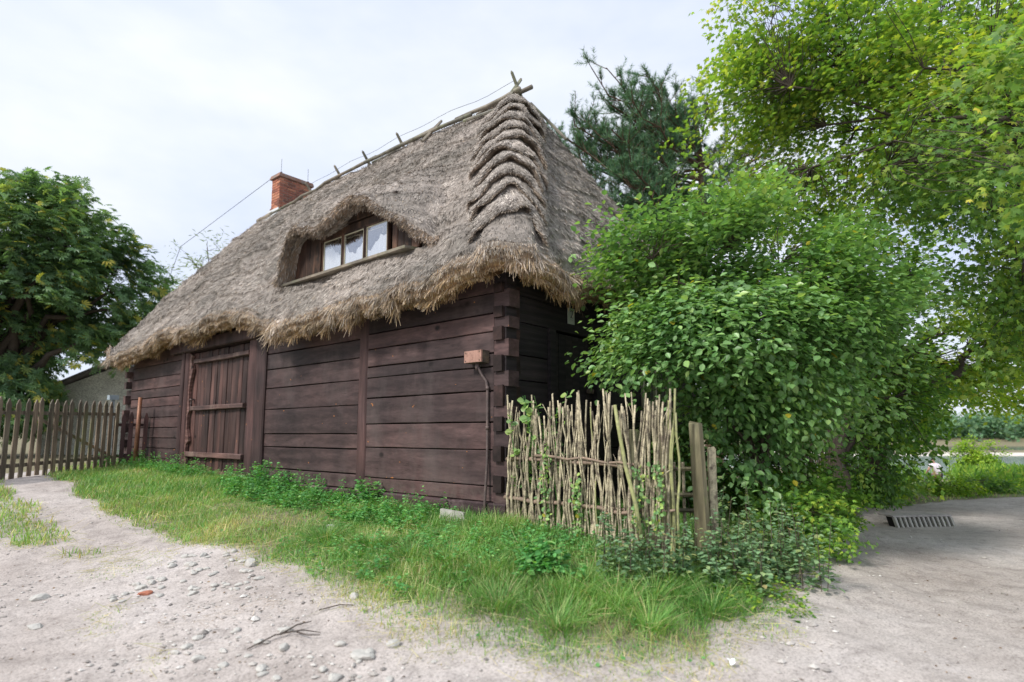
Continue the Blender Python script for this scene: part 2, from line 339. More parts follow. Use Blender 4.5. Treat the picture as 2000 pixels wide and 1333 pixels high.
M['limegreen'] = leafmat('lime_bush_leaf', G((0, (.16, .30, .03)), (.6, (.27, .42, .05)), (1, (.42, .48, .07))), .4, .5)
M['willow'] = leafmat('willow_leaf', G((0, (.14, .20, .10)), (1, (.28, .32, .16))), .4, .5)
M['nettle'] = leafmat('nettle_leaf', G((0, (.08, .26, .08)), (.7, (.15, .38, .12)), (1, (.26, .45, .15))), .3, .5)
M['weed'] = leafmat('creeper_leaf', G((0, (.10, .20, .11)), (.6, (.21, .34, .19)), (.88, (.32, .38, .16)), (1, (.38, .22, .14))), .25, .5)
M['grass'] = leafmat('grass_blade', G((0, (.09, .24, .06)), (.4, (.19, .38, .10)), (.66, (.33, .42, .16)), (.84, (.52, .47, .27)), (1, (.58, .48, .30))), .3, .5)
M['needle'] = leafmat('pine_needle', G((0, (.05, .12, .075)), (.7, (.11, .22, .13)), (1, (.18, .28, .13))), .2, .5)
M['litter'] = leafmat('dead_leaf', [(0, (.06, .04, .03)), (.5, (.16, .10, .065)), (1, (.34, .24, .15))], .1, .8)
M['farleaf'] = leafmat('far_bank_leaf', G((0, (.07, .16, .09)), (.6, (.13, .24, .13)), (1, (.20, .31, .16))), .2, .7)
M['bark'] = plain('bark', (.07, .055, .045), .9, sc=12, bs=.8)
M['bark_pine'] = plain('pine_bark', (.12, .075, .05), .9, sc=10, bs=.8)
M['twig'] = plain('twig_bark', (.10, .08, .06), .8, sc=20)
M['stick'] = plain('hazel_stick', (.43, .38, .26), .85, var=.42, sc=16, b2=(.15, .12, .09), bs=1., tv=.35)
M['stick_green'] = plain('mossy_stick', (.33, .34, .15), .8, var=.3, sc=8, b2=(.22, .22, .12))
M['rail'] = plain('peeled_rail', (.26, .19, .14), .75, var=.35, sc=10, b2=(.17, .13, .10))
M['reed'] = plain('reed_cane', (.30, .24, .17), .8, var=.4, sc=20, tv=.4)
M['copper'] = plain('rusty_pole', (.24, .105, .06), .5, .2, .3, 9, (.30, .16, .10))
M['pipe'] = plain('painted_conduit', (.085, .062, .06), .5, 0, .25, 9, (.14, .10, .09))
M['boxface'] = plain('box_paint', (.36, .205, .16), .6, 0, .25, 14, (.24, .13, .10))
M['boxside'] = plain('corroded_metal', (.10, .08, .065), .55, .3, .5, 12, (.20, .15, .10))
M['mortar'] = plain('mortar', (.45, .42, .38), .9)
M['concrete'] = plain('concrete', (.42, .41, .38), .9, sc=5, b2=(.34, .34, .30))
M['zinc'] = plain('zinc_flashing', (.62, .65, .68), .45, .1, .08, 3)
M['dirty_zinc'] = plain('grey_metal_cap', (.32, .38, .43), .5, .3, .2, 5)
M['dark'] = plain('dark_recess', (.012, .011, .011), .9)  # near-black colour stands for the dark of unlit interiors and slots
M['stone'] = plain('pale_stone', (.50, .49, .46), .85, sc=7, b2=(.38, .36, .33), bs=.6)
M['brickbit'] = plain('worn_brick', (.42, .16, .10), .85, sc=8)
M['rockpink'] = plain('pink_rock', (.42, .27, .26), .8, sc=.8, b2=(.5, .42, .40))
M['white_enamel'] = plain('enamel_plate', (.50, .54, .47), .35, 0, .06, 3)
M['ink'] = plain('black_lettering', (.015, .015, .015), .5)
M['skin'] = plain('skin', (.45, .26, .19), .6); M['shirt'] = plain('lilac_shirt', (.72, .66, .74), .8, sc=9); M['hair'] = plain('dark_hair', (.02, .014, .012), .6); M['trousers'] = plain('grey_trousers', (.12, .12, .15), .8)
M['frame_paint'] = plain('cream_frame_paint', (.42, .40, .29), .5, 0, .15, 20)
M['curtain'] = plain('white_curtain', (.86, .90, .94), .8, 0, .04, 3)
M['gravel_kerb'] = plain('worn_kerb', (.34, .32, .31), .9, sc=8); M['iron'] = plain('iron_grate', (.10, .10, .11), .6, .5, .3, 10)
# glass
m, t, b, o = mat('window_glass'); b.inputs['Base Color'].default_value = (.9, .95, 1, 1)
gl = N(t, 'ShaderNodeBsdfGlossy'); gl.inputs['Roughness'].default_value = .03; tp = N(t, 'ShaderNodeBsdfTransparent'); lw = N(t, 'ShaderNodeLayerWeight'); lw.inputs[0].default_value = .35; fr = ramp(t, [(0, (.16,)*3), (1, (.8,)*3)]); t.links.new(lw.outputs['Facing'], fr.inputs[0])
ms = N(t, 'ShaderNodeMixShader'); t.links.new(fr.outputs[0], ms.inputs[0]); t.links.new(tp.outputs[0], ms.inputs[1]); t.links.new(gl.outputs[0], ms.inputs[2]); t.links.new(ms.outputs[0], o.inputs[0]); M['glass'] = m
m, t, b, o = mat('mirror_glass'); b.inputs['Base Color'].default_value = (.03, .035, .04, 1); b.inputs['Roughness'].default_value = .04; b.inputs['Specular IOR Level'].default_value = 1.0; b.inputs['IOR'].default_value = 2.2; M['darkglass'] = m
m, t, b, o = mat('gravel'); s = attr(t); r = ramp(t, [(0, (.20, .185, .175)), (.35, (.42, .39, .36)), (1, (.62, .60, .57))]); t.links.new(s.outputs[0], r.inputs[0]); t.links.new(r.outputs[0], b.inputs['Base Color']); b.inputs['Roughness'].default_value = .9; M['gravel'] = m
# thatch
def strawmat(name, k):
    m, t, b, o = mat(name); s = attr(t)
    r = ramp(t, [(0, (.10*k, .088*k, .078*k)), (.45, (.36*k, .33*k, .305*k)), (.8, (.58*k, .54*k, .495*k)), (1, (.76*k, .72*k, .66*k))]); t.links.new(s.outputs[0], r.inputs[0])
    gd = ramp(t, [(0, (.15, .08, .035)), (.5, (.46, .28, .12)), (1, (.80, .58, .28))]); t.links.new(s.outputs[0], gd.inputs[0])
    c = mixc(t, r.outputs[0], gd.outputs[0], s.outputs[1])
    n = noise(t, objvec(t), .9, 5, .6); nr = ramp(t, [(.32, (.66, .66, .64)), (.66, (1.22, 1.18, 1.16))]); t.links.new(n, nr.inputs[0]); c = mixc(t, c, nr.outputs[0], 1., 'MULTIPLY')
    n2 = noise(t, objvec(t), 5.5, 4, .6); nr2 = ramp(t, [(.35, (.75, .75, .74)), (.65, (1.15, 1.15, 1.15))]); t.links.new(n2, nr2.inputs[0]); c = mixc(t, c, nr2.outputs[0], 1., 'MULTIPLY')
    t.links.new(c, b.inputs['Base Color']); b.inputs['Roughness'].default_value = .8; b.inputs['Specular IOR Level'].default_value = .15
    bump(t, b, noise(t, objvec(t), 40, 3), .6, .02)
    return m
M['straw'] = strawmat('thatch_straw', 1.0)
# brickwork on the chimney
m, t, b, o = mat('chimney_brick'); s = attr(t)
r = ramp(t, [(0, (.17, .07, .05)), (.5, (.36, .13, .085)), (1, (.50, .22, .13))]); t.links.new(s.outputs[0], r.inputs[0])
n = noise(t, objvec(t), 14, 4); nr = ramp(t, [(.3, (.7, .7, .7)), (.7, (1.2, 1.2, 1.2))]); t.links.new(n, nr.inputs[0]); t.links.new(mixc(t, r.outputs[0], nr.outputs[0], 1., 'MULTIPLY'), b.inputs['Base Color']); b.inputs['Roughness'].default_value = .85; bump(t, b, n, .5, .01); M['brick'] = m
# white stone wall of the neighbour's house
m, t, b, o = mat('rough_stone_wall'); v = objvec(t, 0, (1, 1, 2)); vo = N(t, 'ShaderNodeTexVoronoi', feature='DISTANCE_TO_EDGE'); vo.inputs['Scale'].default_value = 8.5; vv = noise(t, v, 3, 3)
t.links.new(mixc(t, v, vv, .08), vo.inputs[0]); r = ramp(t, [(.0, (.42, .41, .37)), (.05, (.70, .69, .63)), (.16, (.88, .88, .80))]); t.links.new(vo.outputs[0], r.inputs[0])
n = noise(t, v, 1.4, 5); nr = ramp(t, [(.3, (.75, .75, .75)), (.7, (1.1, 1.1, 1.1))]); t.links.new(n, nr.inputs[0]); t.links.new(mixc(t, r.outputs[0], nr.outputs[0], 1., 'MULTIPLY'), b.inputs['Base Color']); b.inputs['Roughness'].default_value = .9; bump(t, b, vo.outputs[0], .5, .03); M['stonewall'] = m
M['roof_grey'] = plain('grey_roofing', (.22, .20, .21), .8, sc=5)
# water
m, t, b, o = mat('river_water'); b.inputs['Base Color'].default_value = (.05, .09, .07, 1); b.inputs['Roughness'].default_value = .12; bump(t, b, noise(t, objvec(t, 0, (1, .4, 1)), 1.2, 3), .25, .1); M['water'] = m
# ground: sandy trodden earth, with dark humus and thin turf where the grass grows
m, t, b, o = mat('sandy_ground'); s = attr(t); v = objvec(t)
n1 = noise(t, v, .55, 5, .6); n2 = noise(t, v, 5, 7, .72, .6); n3 = noise(t, v, 60, 4, .7)
r1 = ramp(t, [(.3, (.38, .335, .31)), (.55, (.50, .455, .43)), (.75, (.57, .53, .515))]); t.links.new(n1, r1.inputs[0])
r2 = ramp(t, [(.3, (.66, .65, .65)), (.5, (.98, .98, .98)), (.7, (1.12, 1.12, 1.12))]); t.links.new(n2, r2.inputs[0]); c = mixc(t, r1.outputs[0], r2.outputs[0], 1., 'MULTIPLY')
r3 = ramp(t, [(.3, (.5, .49, .48)), (.5, (1, 1, 1)), (.72, (1.22, 1.22, 1.22))]); t.links.new(n3, r3.inputs[0]); c = mixc(t, c, r3.outputs[0], 1., 'MULTIPLY')
vo = N(t, 'ShaderNodeTexVoronoi'); vo.inputs['Scale'].default_value = 30; t.links.new(v, vo.inputs[0]); vr = ramp(t, [(.10, (1, 1, 1)), (.2, (0, 0, 0))]); t.links.new(vo.outputs['Distance'], vr.inputs[0])
sep = N(t, 'ShaderNodeSeparateColor'); t.links.new(vo.outputs['Color'], sep.inputs[0]); gate = ramp(t, [(.6, (0, 0, 0)), (.62, (1, 1, 1))]); t.links.new(sep.outputs[0], gate.inputs[0])
pf = mixc(t, vr.outputs[0], gate.outputs[0], 1., 'MULTIPLY'); pc = ramp(t, [(0, (.16, .14, .13)), (.5, (.40, .37, .35)), (1, (.62, .60, .58))]); t.links.new(sep.outputs[1], pc.inputs[0]); c = mixc(t, c, pc.outputs[0], pf)
turf = ramp(t, [(.35, (.21, .175, .13)), (.55, (.22, .205, .125)), (.8, (.38, .345, .26))]); t.links.new(n2, turf.inputs[0])
gm = N(t, 'ShaderNodeMath', operation='ADD'); gn = N(t, 'ShaderNodeMath', operation='MULTIPLY_ADD'); gn.inputs[1].default_value = .7; gn.inputs[2].default_value = -.38; t.links.new(n2, gn.inputs[0]); t.links.new(s.outputs[0], gm.inputs[0]); t.links.new(gn.outputs[0], gm.inputs[1])
gr = ramp(t, [(.38, (0, 0, 0)), (.8, (1, 1, 1))]); t.links.new(gm.outputs[0], gr.inputs[0]); c = mixc(t, c, turf.outputs[0], gr.outputs[0])
t.links.new(c, b.inputs['Base Color']); b.inputs['Roughness'].default_value = .95; b.inputs['Specular IOR Level'].default_value = .1
bump(t, b, mixc(t, n2, n3, .35), .55, .03); M['ground'] = m
M['sand'] = plain('pale_sand', (.62, .57, .50), .95, sc=.3)

# ---------------------------------------------------------------- ground, river
def axis(lo, hi, st, far):
    a = list(np.arange(lo, hi+1e-6, st)); s = st
    up = []; x = hi
    while x < far: s *= 1.13; x += s; up.append(x)
    s = st; dn = []; x = lo
    while x > -far: s *= 1.13; x -= s; dn.append(x)
    return np.array(dn[::-1]+a+up)
xs = axis(-11, 9, .07, 900); ys = axis(.5, 13, .07, 900)
X, Y = np.meshgrid(xs, ys); Z = terrain(X, Y)
far_bank = ss(Y+.08*X, 172, 185)*ss(Y, 100, 110); bar = ss(Y, 94, 99)*(1-ss(Y, 118, 124))*ss(X, 40, 60)
Z = Z+far_bank*2.2+bar*.95
Z = np.where((Y > 52) & (Y < 172) & (X > -40), np.minimum(Z, -3.2+bar*.95), Z)
gm_ = np.where((Y < 30), grassmask(X, Y)*np.where(Y < 9, .30+.70*inner(X, Y), 1), .9*np.ones_like(X)); gm_ = np.where((X < -10.2), .9, gm_)
ny, nx = X.shape; idx = np.arange(nx*ny).reshape(ny, nx)
F = np.stack([idx[:-1, :-1], idx[:-1, 1:], idx[1:, 1:], idx[1:, :-1]], -1).reshape(-1, 4)
gcol = np.stack([gm_.ravel(), np.zeros(nx*ny), np.zeros(nx*ny)], -1)
g = link(raw_mesh('ground', np.stack([X.ravel(), Y.ravel(), Z.ravel()], -1), [F], gcol), 'ground', M['ground'], None, smooth=True); g['kind'] = 'structure'
w = MB().add([(-200, 46, -2.55), (700, 46, -2.55), (700, 700, -2.55), (-200, 700, -2.55)], [(0, 1, 2, 3)]).build('water', M['water'], fix=False); w['kind'] = 'structure'
sbx = np.linspace(30, 220, 60); V = []; F = []
for i, x in enumerate(sbx):
    for y, z in ((92+2*math.sin(x*.1), -2.6), (97+math.sin(x*.2), -2.35), (112+math.sin(x*.15)*3, -2.3), (120, -2.6)): V.append((x, y, z))
    if i: 
        for k in range(3): a = (i-1)*4+k; F.append((a, a+4, a+5, a+1))
sb = MB().add(V, F).build('sand', M['sand'], smooth=True); sb['kind'] = 'structure'

# ---------------------------------------------------------------- the cottage
LH = 12.3; WH = 5.8; RU0, RU1, RV = 2.2, 11.75, 2.9
house = thing('thatched_cottage', 'long low dark timber cottage under a grey thatched roof with an eyebrow dormer', 'house', tuple(P0))
def zlist(segs, name, u0, u1, zz, v0=0., v1=.2, m='board'):
    b = MB()
    for a, c in zip(zz[:-1], zz[1:]):
        g_ = .008 if random.random() < .5 else .004
        b.plank(u0, u1, v0+random.uniform(-.01, .01), v1, a+.005, c-g_-.003, bev=.007)
    return b.build(name, M[m], house)
ZA = [.11, .29, .71, 1.04, 1.41, 1.70, 1.86, 2.12, 2.35, 2.6, 2.85]
zlist(0, 'front_wall', .16, 2.605, ZA)
zlist(0, 'front_wall', 2.815, 5.50, [.11, .32, .68, .90, 1.32, 1.69, 2.02, 2.3, 2.6, 2.85])
zlist(0, 'front_wall', 9.15, 12.1, [.15, .35, .58, .81, 1.04, 1.27, 1.52, 1.73, 1.94, 2.2, 2.5, 2.85])
b = MB(); b.plank(2.61, 2.81, -.02, .2, .11, 2.9, 'z', .02); b.build('wall_post', M['frame_wood'], house)
b = MB(); b.plank(5.51, 5.86, -.045, .2, .11, 2.9, 'z', .02); b.build('wall_post', M['frame_wood'], house)
b = MB(); b.plank(9.0, 9.14, -.04, .2, .13, 2.9, 'z', .02); b.build('wall_post', M['frame_wood'], house)
b = MB(); b.plank(-.06, 5.9, -.06, .2, -.06, .105, bev=.02, wav=.012); b.plank(5.92, 12.3, -.06, .2, .0, .14, bev=.02, wav=.012); b.build('sill_beam', M['sill'], house)
b = MB(); b.plank(5.4, 9.6, -.10, .2, 2.62, 2.86, bev=.02, wav=.01); b.build('lintel_beam', M['frame_wood'], house)
b = MB()
for i in range(18):
    u = -.1+i*.68; w_ = random.uniform(.4, .64); b.hbox(u, u+w_, -.03-random.random()*.05, .25, -.5, -.075, jit=.05)
b.build('foundation', M['concrete'], house)
# barn door with jambs
MB().plank(5.88, 6.17, -.02, .2, .15, 2.62, 'z', .02).build('door_jamb', M['frame_wood'], house); dfo = MB().plank(8.80, 8.98, -.02, .2, .15, 2.62, 'z', .02).build('door_jamb', M['frame_wood'], house)
# brackets with the wavy outline on the left jamb
wv_ = MB(); prof = [(0, 2.6), (.10, 2.55), (.05, 2.45), (.16, 2.25), (.07, 2.0), (.04, 1.85), (.06, 1.55), (.12, 1.4), (.04, 1.3), (.05, 1.0), (.14, .85), (.16, .75), (.05, .68), (.04, .5), (.10, .38), (.13, .28), (.04, .2), (.04, .16)]
V = []; F = []
for d_, z in prof:
    for v_ in (.005, .06): V.append(H(8.80, v_, z)); V.append(H(8.795-d_, v_, z))
for i in range(len(prof)-1):
    a = i*4; F += [(a, a+1, a+5, a+4), (a+2, a+6, a+7, a+3), (a+1, a+3, a+7, a+5)]
wv_.add(V, F).build('carved_bracket', M['door_bar'], dfo, fix=True)
door = MB(); u = 6.18
while u < 8.78:
    w_ = min(random.uniform(.11, .19), 8.79-u); door.plank(u+.004, u+w_-.004, .07+random.uniform(0, .02), .12, .17+random.uniform(0, .03), 2.6, 'z', .008, wav=.008); u += w_
dr = door.build('barn_door', M['door_plank'], house)
for z0, z1, a, c in ((.43, .53, 6.3, 8.72), (1.38, 1.47, 6.32, 8.58), (2.36, 2.45, 6.2, 8.55)):
    MB().plank(a, c, -.015, .065, z0, z1, bev=.012, wav=.012).build('crossbar', M['door_bar'], dr)
lt = MB(); 
for k in range(6):
    lt.tube([H(8.62+.01*(k % 2), .02, 1.60-k*.035), H(8.62+.012*((k+1) % 2), .0, 1.555-k*.035)], .007, 5)
lt.hbox(8.58, 8.66, -.01, .06, 1.6, 1.63); lt.build('door_chain', M['pipe'], dr)
MB().plank(5.95, 9.0, -.10, .2, .135, .17, bev=.01, wav=.02).build('threshold', M['door_bar'], house)
# dark interior box so nothing shows through gaps
b = MB(); b.hbox(.2, 12.1, .19, 5.6, -.1, 2.95); b.build('dark_inner_box', M['dark'], house)
# corner joint: alternating log ends
ends_front = [(2.27, 2.42), (2.0, 2.17), (1.62, 1.83), (1.21, 1.47), (.92, 1.10), (.57, .76), (.22, .42)]
for z0, z1 in ends_front + [(2.58, 2.7)]:
    MB().hbox(.005, .135, -.035-random.random()*.02, .3, z0+.01, z1-.005, jit=.012).build('log_end', M['log_end'], house)
MB().hbox(-.02, .16, .006, .2, -.05, 2.9).build('corner_core', M['board_side'], house)
zz = [.11]+[z for p_ in sorted(ends_front) for z in p_]+[2.6]
for i in range(0, len(zz), 2):
    z0, z1 = zz[i], zz[i+1]; e = -.06-random.random()*.03; m_ = .018
    # dovetail flares outwards

    c8 = [H(.16, -.004, z0), H(e, -.004, z0-m_+.0), H(e, .19, z0-m_), H(.16, .19, z0), H(.16, -.004, z1), H(e, -.004, z1+m_), H(e, .19, z1+m_), H(.16, .19, z1)]
    MB().hexa(np.array(c8)).build('log_end', M['board'], house)
# far left corner the same
for z0, z1 in ends_front: MB().hbox(12.16, 12.30, -.11, .3, z0, z1, jit=.01).build('log_end', M['board'], house); MB().hbox(12.1, 12.44, .0, .19, z1+.0, z1+.15, jit=.01).build('log_end', M['board'], house)
# gable side wall (u = 0 plane), boards seen edge-on between the shrub leaves
class SB(MB):
    def sbox(s, v0, v1, u0, u1, z0, z1, r=None): return s.hbox(u0, u1, v0, v1, z0, z1, r)
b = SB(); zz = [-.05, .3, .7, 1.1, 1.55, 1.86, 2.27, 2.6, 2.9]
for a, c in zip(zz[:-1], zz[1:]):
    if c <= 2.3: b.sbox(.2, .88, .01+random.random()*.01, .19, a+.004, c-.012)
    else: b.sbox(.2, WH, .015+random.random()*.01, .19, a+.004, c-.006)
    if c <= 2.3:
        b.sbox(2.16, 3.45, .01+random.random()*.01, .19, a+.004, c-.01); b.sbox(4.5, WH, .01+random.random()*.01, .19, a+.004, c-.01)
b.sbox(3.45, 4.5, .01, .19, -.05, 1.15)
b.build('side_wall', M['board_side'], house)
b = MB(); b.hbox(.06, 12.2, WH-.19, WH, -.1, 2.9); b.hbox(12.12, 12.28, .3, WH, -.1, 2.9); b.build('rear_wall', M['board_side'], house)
b = SB(); b.sbox(.885, 1.015, -.03, .19, -.05, 2.27); b.sbox(2.02, 2.15, -.03, .19, -.05, 2.27); b.build('side_door_frame', M['board_side'], house)
b = SB()
for k in range(6): b.sbox(1.02+k*.166, 1.02+(k+1)*.166-.006, .05+random.random()*.006, .09, .0, 2.24)
sd_ = b.build('side_door', M['board_side'], house)
b = SB(); b.sbox(1.86, 1.98, .0, .045, 1.47, 1.53); b.build('handle', M['boxside'], sd_)
# window on the gable side
b = SB(); b.sbox(3.45, 4.5, -.02, .1, 1.15, 1.22); b.sbox(3.45, 4.5, -.02, .1, 2.03, 2.1); b.sbox(3.45, 3.53, -.019, .1, 1.22, 2.03); b.sbox(4.42, 4.5, -.019, .1, 1.22, 2.03); b.sbox(3.95, 4.0, .0, .08, 1.22, 2.03)
wf = b.build('window', M['frame_paint'], house); b = SB(); b.sbox(3.53, 4.42, .05, .06, 1.22, 2.03); b.build('pane', M['darkglass'], wf)

# ---- thatch: rings from the eave to the ridge
OV = .5; EZ = np.array([(-.6, 2.76), (0, 2.66), (.6, 2.60), (1.5, 2.55), (2.2, 2.48), (3.4, 2.49), (4.3, 2.42), (4.75, 2.56), (5.3, 2.74), (6.1, 2.84), (9.4, 2.80), (10.3, 2.62), (12.9, 2.50)])
EZS = np.array([(-.6, 2.76), (0, 2.70), (.8, 2.62), (1.7, 2.68), (3, 2.64), (6.5, 2.58)])
def arch_perim():
    P = []; r = .5; a0, a1, c0, c1 = -OV, LH+OV, -OV, WH+OV
    for u in np.linspace(a1-r, a0+r, 210): P.append((u, c0, 0, 0))
    for k in range(1, 20): t = k/20*math.pi/2; P.append((a0+r-r*math.sin(t), c0+r-r*math.cos(t), 1, k/20))
    for v in np.linspace(c0+r, c1-r, 90): P.append((a0, v, 2, 0))
    for k in range(1, 10): t = k/10*math.pi/2; P.append((a0+r-r*math.cos(t), c1-r+r*math.sin(t), 3, 0))
    for u in np.linspace(a0+r, a1-r, 70): P.append((u, c1, 4, 0))
    for k in range(1, 10): t = k/10*math.pi/2; P.append((a1-r+r*math.sin(t), c1-r+r*math.cos(t), 5, 0))
    for v in np.linspace(c1-r, c0+r, 50): P.append((a1, v, 6, 0))
    for k in range(1, 10): t = k/10*math.pi/2; P.append((a1-r+r*math.cos(t), c0+r-r*math.sin(t), 7, 0))
    return np.array(P)
PM = arch_perim(); nP = len(PM); pu, pv, pk = PM[:, 0], PM[:, 1], PM[:, 2]
zb = np.where(pk == 0, np.interp(pu, EZ[:, 0], EZ[:, 1]), np.interp(pv, EZS[:, 0], EZS[:, 1]))
zb = np.where(pk == 1, 2.76, zb); zb = zb+.03+fbm(p3(pu*2.2, pv*2.2, 3), 3)*.10
def ridge_z(u): return 7.32-.22*ss(u, 6, 12)+.02*np.sin(u*1.7)
ru = np.where((pk == 0) | (pk == 4), RU0+(np.clip((pu+OV-.5)/(LH+2*OV-1.0), 0, 1))*(RU1-RU0), np.where(pk <= 3, RU0, RU1))
rv = np.full(nP, RV); rz = ridge_z(ru)
cu, cv = np.clip(pu, RU0, RU1), RV
inn = nrm(np.stack([np.where((pk == 0) | (pk == 4), 0, ru-pu), np.where((pk == 2) | (pk == 6), 0, rv-pv)], -1))
rings = []
for d_, dz in ((.62, .20), (.30, .04), (.12, -.01), (.02, .06), (-.01, .16), (.04, .24)):
    rings.append(np.stack([pu+inn[:, 0]*d_, pv+inn[:, 1]*d_, zb+dz], -1))
e0 = np.stack([pu+inn[:, 0]*.10, pv+inn[:, 1]*.10, 2.82+.5*(zb-2.5)], -1); rr = np.stack([ru, rv, rz], -1)
NS = 118
for k in range(NS+1):
    s_ = k/NS; p_ = e0*(1-s_)+rr*s_; p_[:, 2] += .10*math.sin(math.pi*s_)-.0; 
    if k > NS-6: p_[:, 2] -= .04*(k-NS+6)/6.
    rings.append(p_)
R = np.array(rings); nR = len(R)                   # (rings, perim, uvz)
dt = np.roll(R, -1, 1)-np.roll(R, 1, 1); ds = np.gradient(R, axis=0); nn = nrm(np.cross(dt, ds)); nn = np.where((nn*np.array([0, 0, 1])).sum(-1, keepdims=True)[6:].mean() < 0, -nn, nn)
ringk = np.arange(nR)[:, None]; wv0 = ss(ringk, 2, 7)
disp = (fbm(R*np.array([1.3, 1.3, 1.8]), 4)*.10+fbm(R*np.array([5, 5, 6.]), 3)*.035)*wv0
hipA = np.array([-.35, -.35, 2.8]); hipB = np.array([RU0, RV, 7.3]); hd = (hipB-hipA)/np.linalg.norm(hipB-hipA)
rel = R-hipA; al = (rel*hd).sum(-1); dist = np.linalg.norm(rel-al[..., None]*hd, axis=-1)
ph_ = (R[..., 2]+.85*np.sqrt(dist**2+.04)+fbm(R*1.5, 2)*.10)/.42
wsc = np.exp(-(dist/.72)**3)*ss(R[..., 2], 3.0, 3.6)*(1-ss(R[..., 2], 6.8, 7.2)*.4)
disp = disp+wsc*.03
crs = (R[..., 2]+fbm(R*np.array([.8, .8, 1.]), 3)*.5)/.62
disp = disp+(1-wsc)*wv0*.035*(1-(crs-np.floor(crs)))
R = R+nn*disp[..., None]
ARCH = np.array([(1.25, 3.45), (1.48, 3.62), (1.76, 3.84), (2.1, 4.02), (2.45, 4.27), (2.85, 4.40), (3.1, 4.38), (3.35, 4.22), (3.8, 4.10), (4.05, 4.19), (4.4, 4.25), (4.62, 4.18), (4.76, 3.95), (4.86, 3.45)])
def arch(u): return np.interp(u, ARCH[:, 0], ARCH[:, 1])
VF = -.20; HS = .66
def vff(u): return VF*float(ss(u, 1.25, 2.1))
def archs(u): return sum(np.interp(u+o_, ARCH[:, 0], ARCH[:, 1]) for o_ in (-.5, -.25, 0, .25, .5))/5
idx = np.arange(nR*nP).reshape(nR, nP); j2 = (np.arange(nP)+1) % nP
Q = np.stack([idx[:-1, :], idx[:-1, j2], idx[1:, j2], idx[1:, :]], -1)
Rf = R.reshape(-1, 3); cen = Rf[Q.reshape(-1, 4)].mean(1)
zc = cen[:, 2]; hole = (cen[:, 0] > 1.42) & (cen[:, 0] < 4.83) & (cen[:, 1] < 1.35) & (zc > 3.47) & (zc < arch(cen[:, 0])+.06+HS*(cen[:, 1]-VF*ss(cen[:, 0], 1.25, 2.1)))
Q = Q.reshape(-1, 4)[~hole]
VH = H(Rf[:, 0], Rf[:, 1], Rf[:, 2])
# hood over the dormer
hu = np.linspace(1.12, 4.98, 92); nw = 34; hood = []
for i, u in enumerate(hu):
    a = arch(u); at = max(archs(u), a-.03)+.10-.55*(1-float(ss(u, 1.12, 1.55)))-.4*float(ss(u, 4.78, 4.98))
    VG = vff(u); ve = (at-HS*VG-(2.86+.07+1.318*.5-.02))/(1.318-HS)+.25
    col_ = [(u, .16, a+.02), (u, VG+.10, a-.01), (u, VG-.02, a+.01), (u, VG-.04, a+.05), (u, VG-.02, a+.08)]
    for k in range(nw):
        q = k/(nw-1); v_ = VG+q*(ve-VG); bl = (1-q)
        col_.append((u, v_, (at-.02)*1+HS*(v_-VG)+.10*math.sin(math.pi*min(1, q*1.2))*0+.04*bl))
    hood.append(col_)
hood = np.array(hood); hood = hood+fbm(hood*np.array([3.2, 3.2, 3.2]), 3)[..., None]*np.array([0, -.05, .07])
hn = hood.shape[1]; hidx = np.arange(len(hu)*hn).reshape(len(hu), hn)+len(VH)
HQ = np.stack([hidx[:-1, :-1], hidx[:-1, 1:], hidx[1:, 1:], hidx[1:, :-1]], -1).reshape(-1, 4)
HV = H(hood[..., 0].ravel(), hood[..., 1].ravel(), hood[..., 2].ravel())
AV = np.concatenate([VH, HV]); AQ = np.concatenate([Q, HQ])
tone = np.full(len(AV), .30); gold = np.zeros(len(AV)); gold[:6*nP] = np.repeat([.9, .9, .8, .55, .25, .1], nP); ho = np.zeros((len(hu), hn)); ho[:, :4] = .45; gold[len(VH):] = ho.ravel()
base_col = np.stack([tone, gold, tone], -1)
# straws laid on the surface
a, b_, c_, d_ = (AV[AQ[:, k]] for k in range(4)); fn = np.cross(c_-a, d_-b_); ar = np.linalg.norm(fn, axis=1)/2; fn = nrm(fn)
fc = (a+b_+c_+d_)/4; fo = fc-(P0+H(6, 2.9, 0)-P0+np.array([0, 0, 2.])); fn = np.where((fn*fo).sum(1, keepdims=True) < 0, -fn, fn)
inv = lambda p: ((p-P0)@FD, (p-P0)@SD)
fu, fv = inv(fc)
dens = np.where((fv < 2.95) | (fu < RU0+.3), 2700., 500.); dens = np.where(fc[:, 2] < 2.9, dens*1.2, dens)
ringi = np.concatenate([np.repeat(np.arange(nR-1), nP)[~hole], np.full(len(HQ), 50)]); dens = np.where(ringi < 2, 150, dens)
hA, hB = H(-.35, -.35, 2.8), H(RU0, RV, 7.3); hdw = (hB-hA)/np.linalg.norm(hB-hA)
def hipw(p): return np.exp(-(np.linalg.norm((p-hA)-((p-hA)@hdw)[:, None]*hdw, axis=1)/.8)**3)
cnt = rng.poisson(ar*dens); fi = np.repeat(np.arange(len(AQ)), cnt); n = len(fi)
s1, s2 = rng.random(n)[:, None], rng.random(n)[:, None]
pp = (a[fi]*(1-s1)+b_[fi]*s1)*(1-s2)+(d_[fi]*(1-s1)+c_[fi]*s1)*s2; nf = fn[fi]
down = np.array([0, 0, -1.]); dd = down-(nf@down)[:, None]*nf; dd = nrm(dd+nf*.0+1e-6)
lat = np.cross(dd, nf); sway = fbm(pp*1.1, 2)*.5
msc = hipw(pp)
dd = nrm(dd+lat*(rng.normal(0, .20, n)+sway)[:, None]+nf*(np.abs(rng.normal(.10, .13, n)))[:, None])
ln = rng.uniform(.07, .19, n)*(1-.2*msc); Wd = rng.uniform(.005, .010, n)
jn = nf*.3+rng.normal(0, .5, (n, 3))
lowf = fbm(pp*2.3, 3)
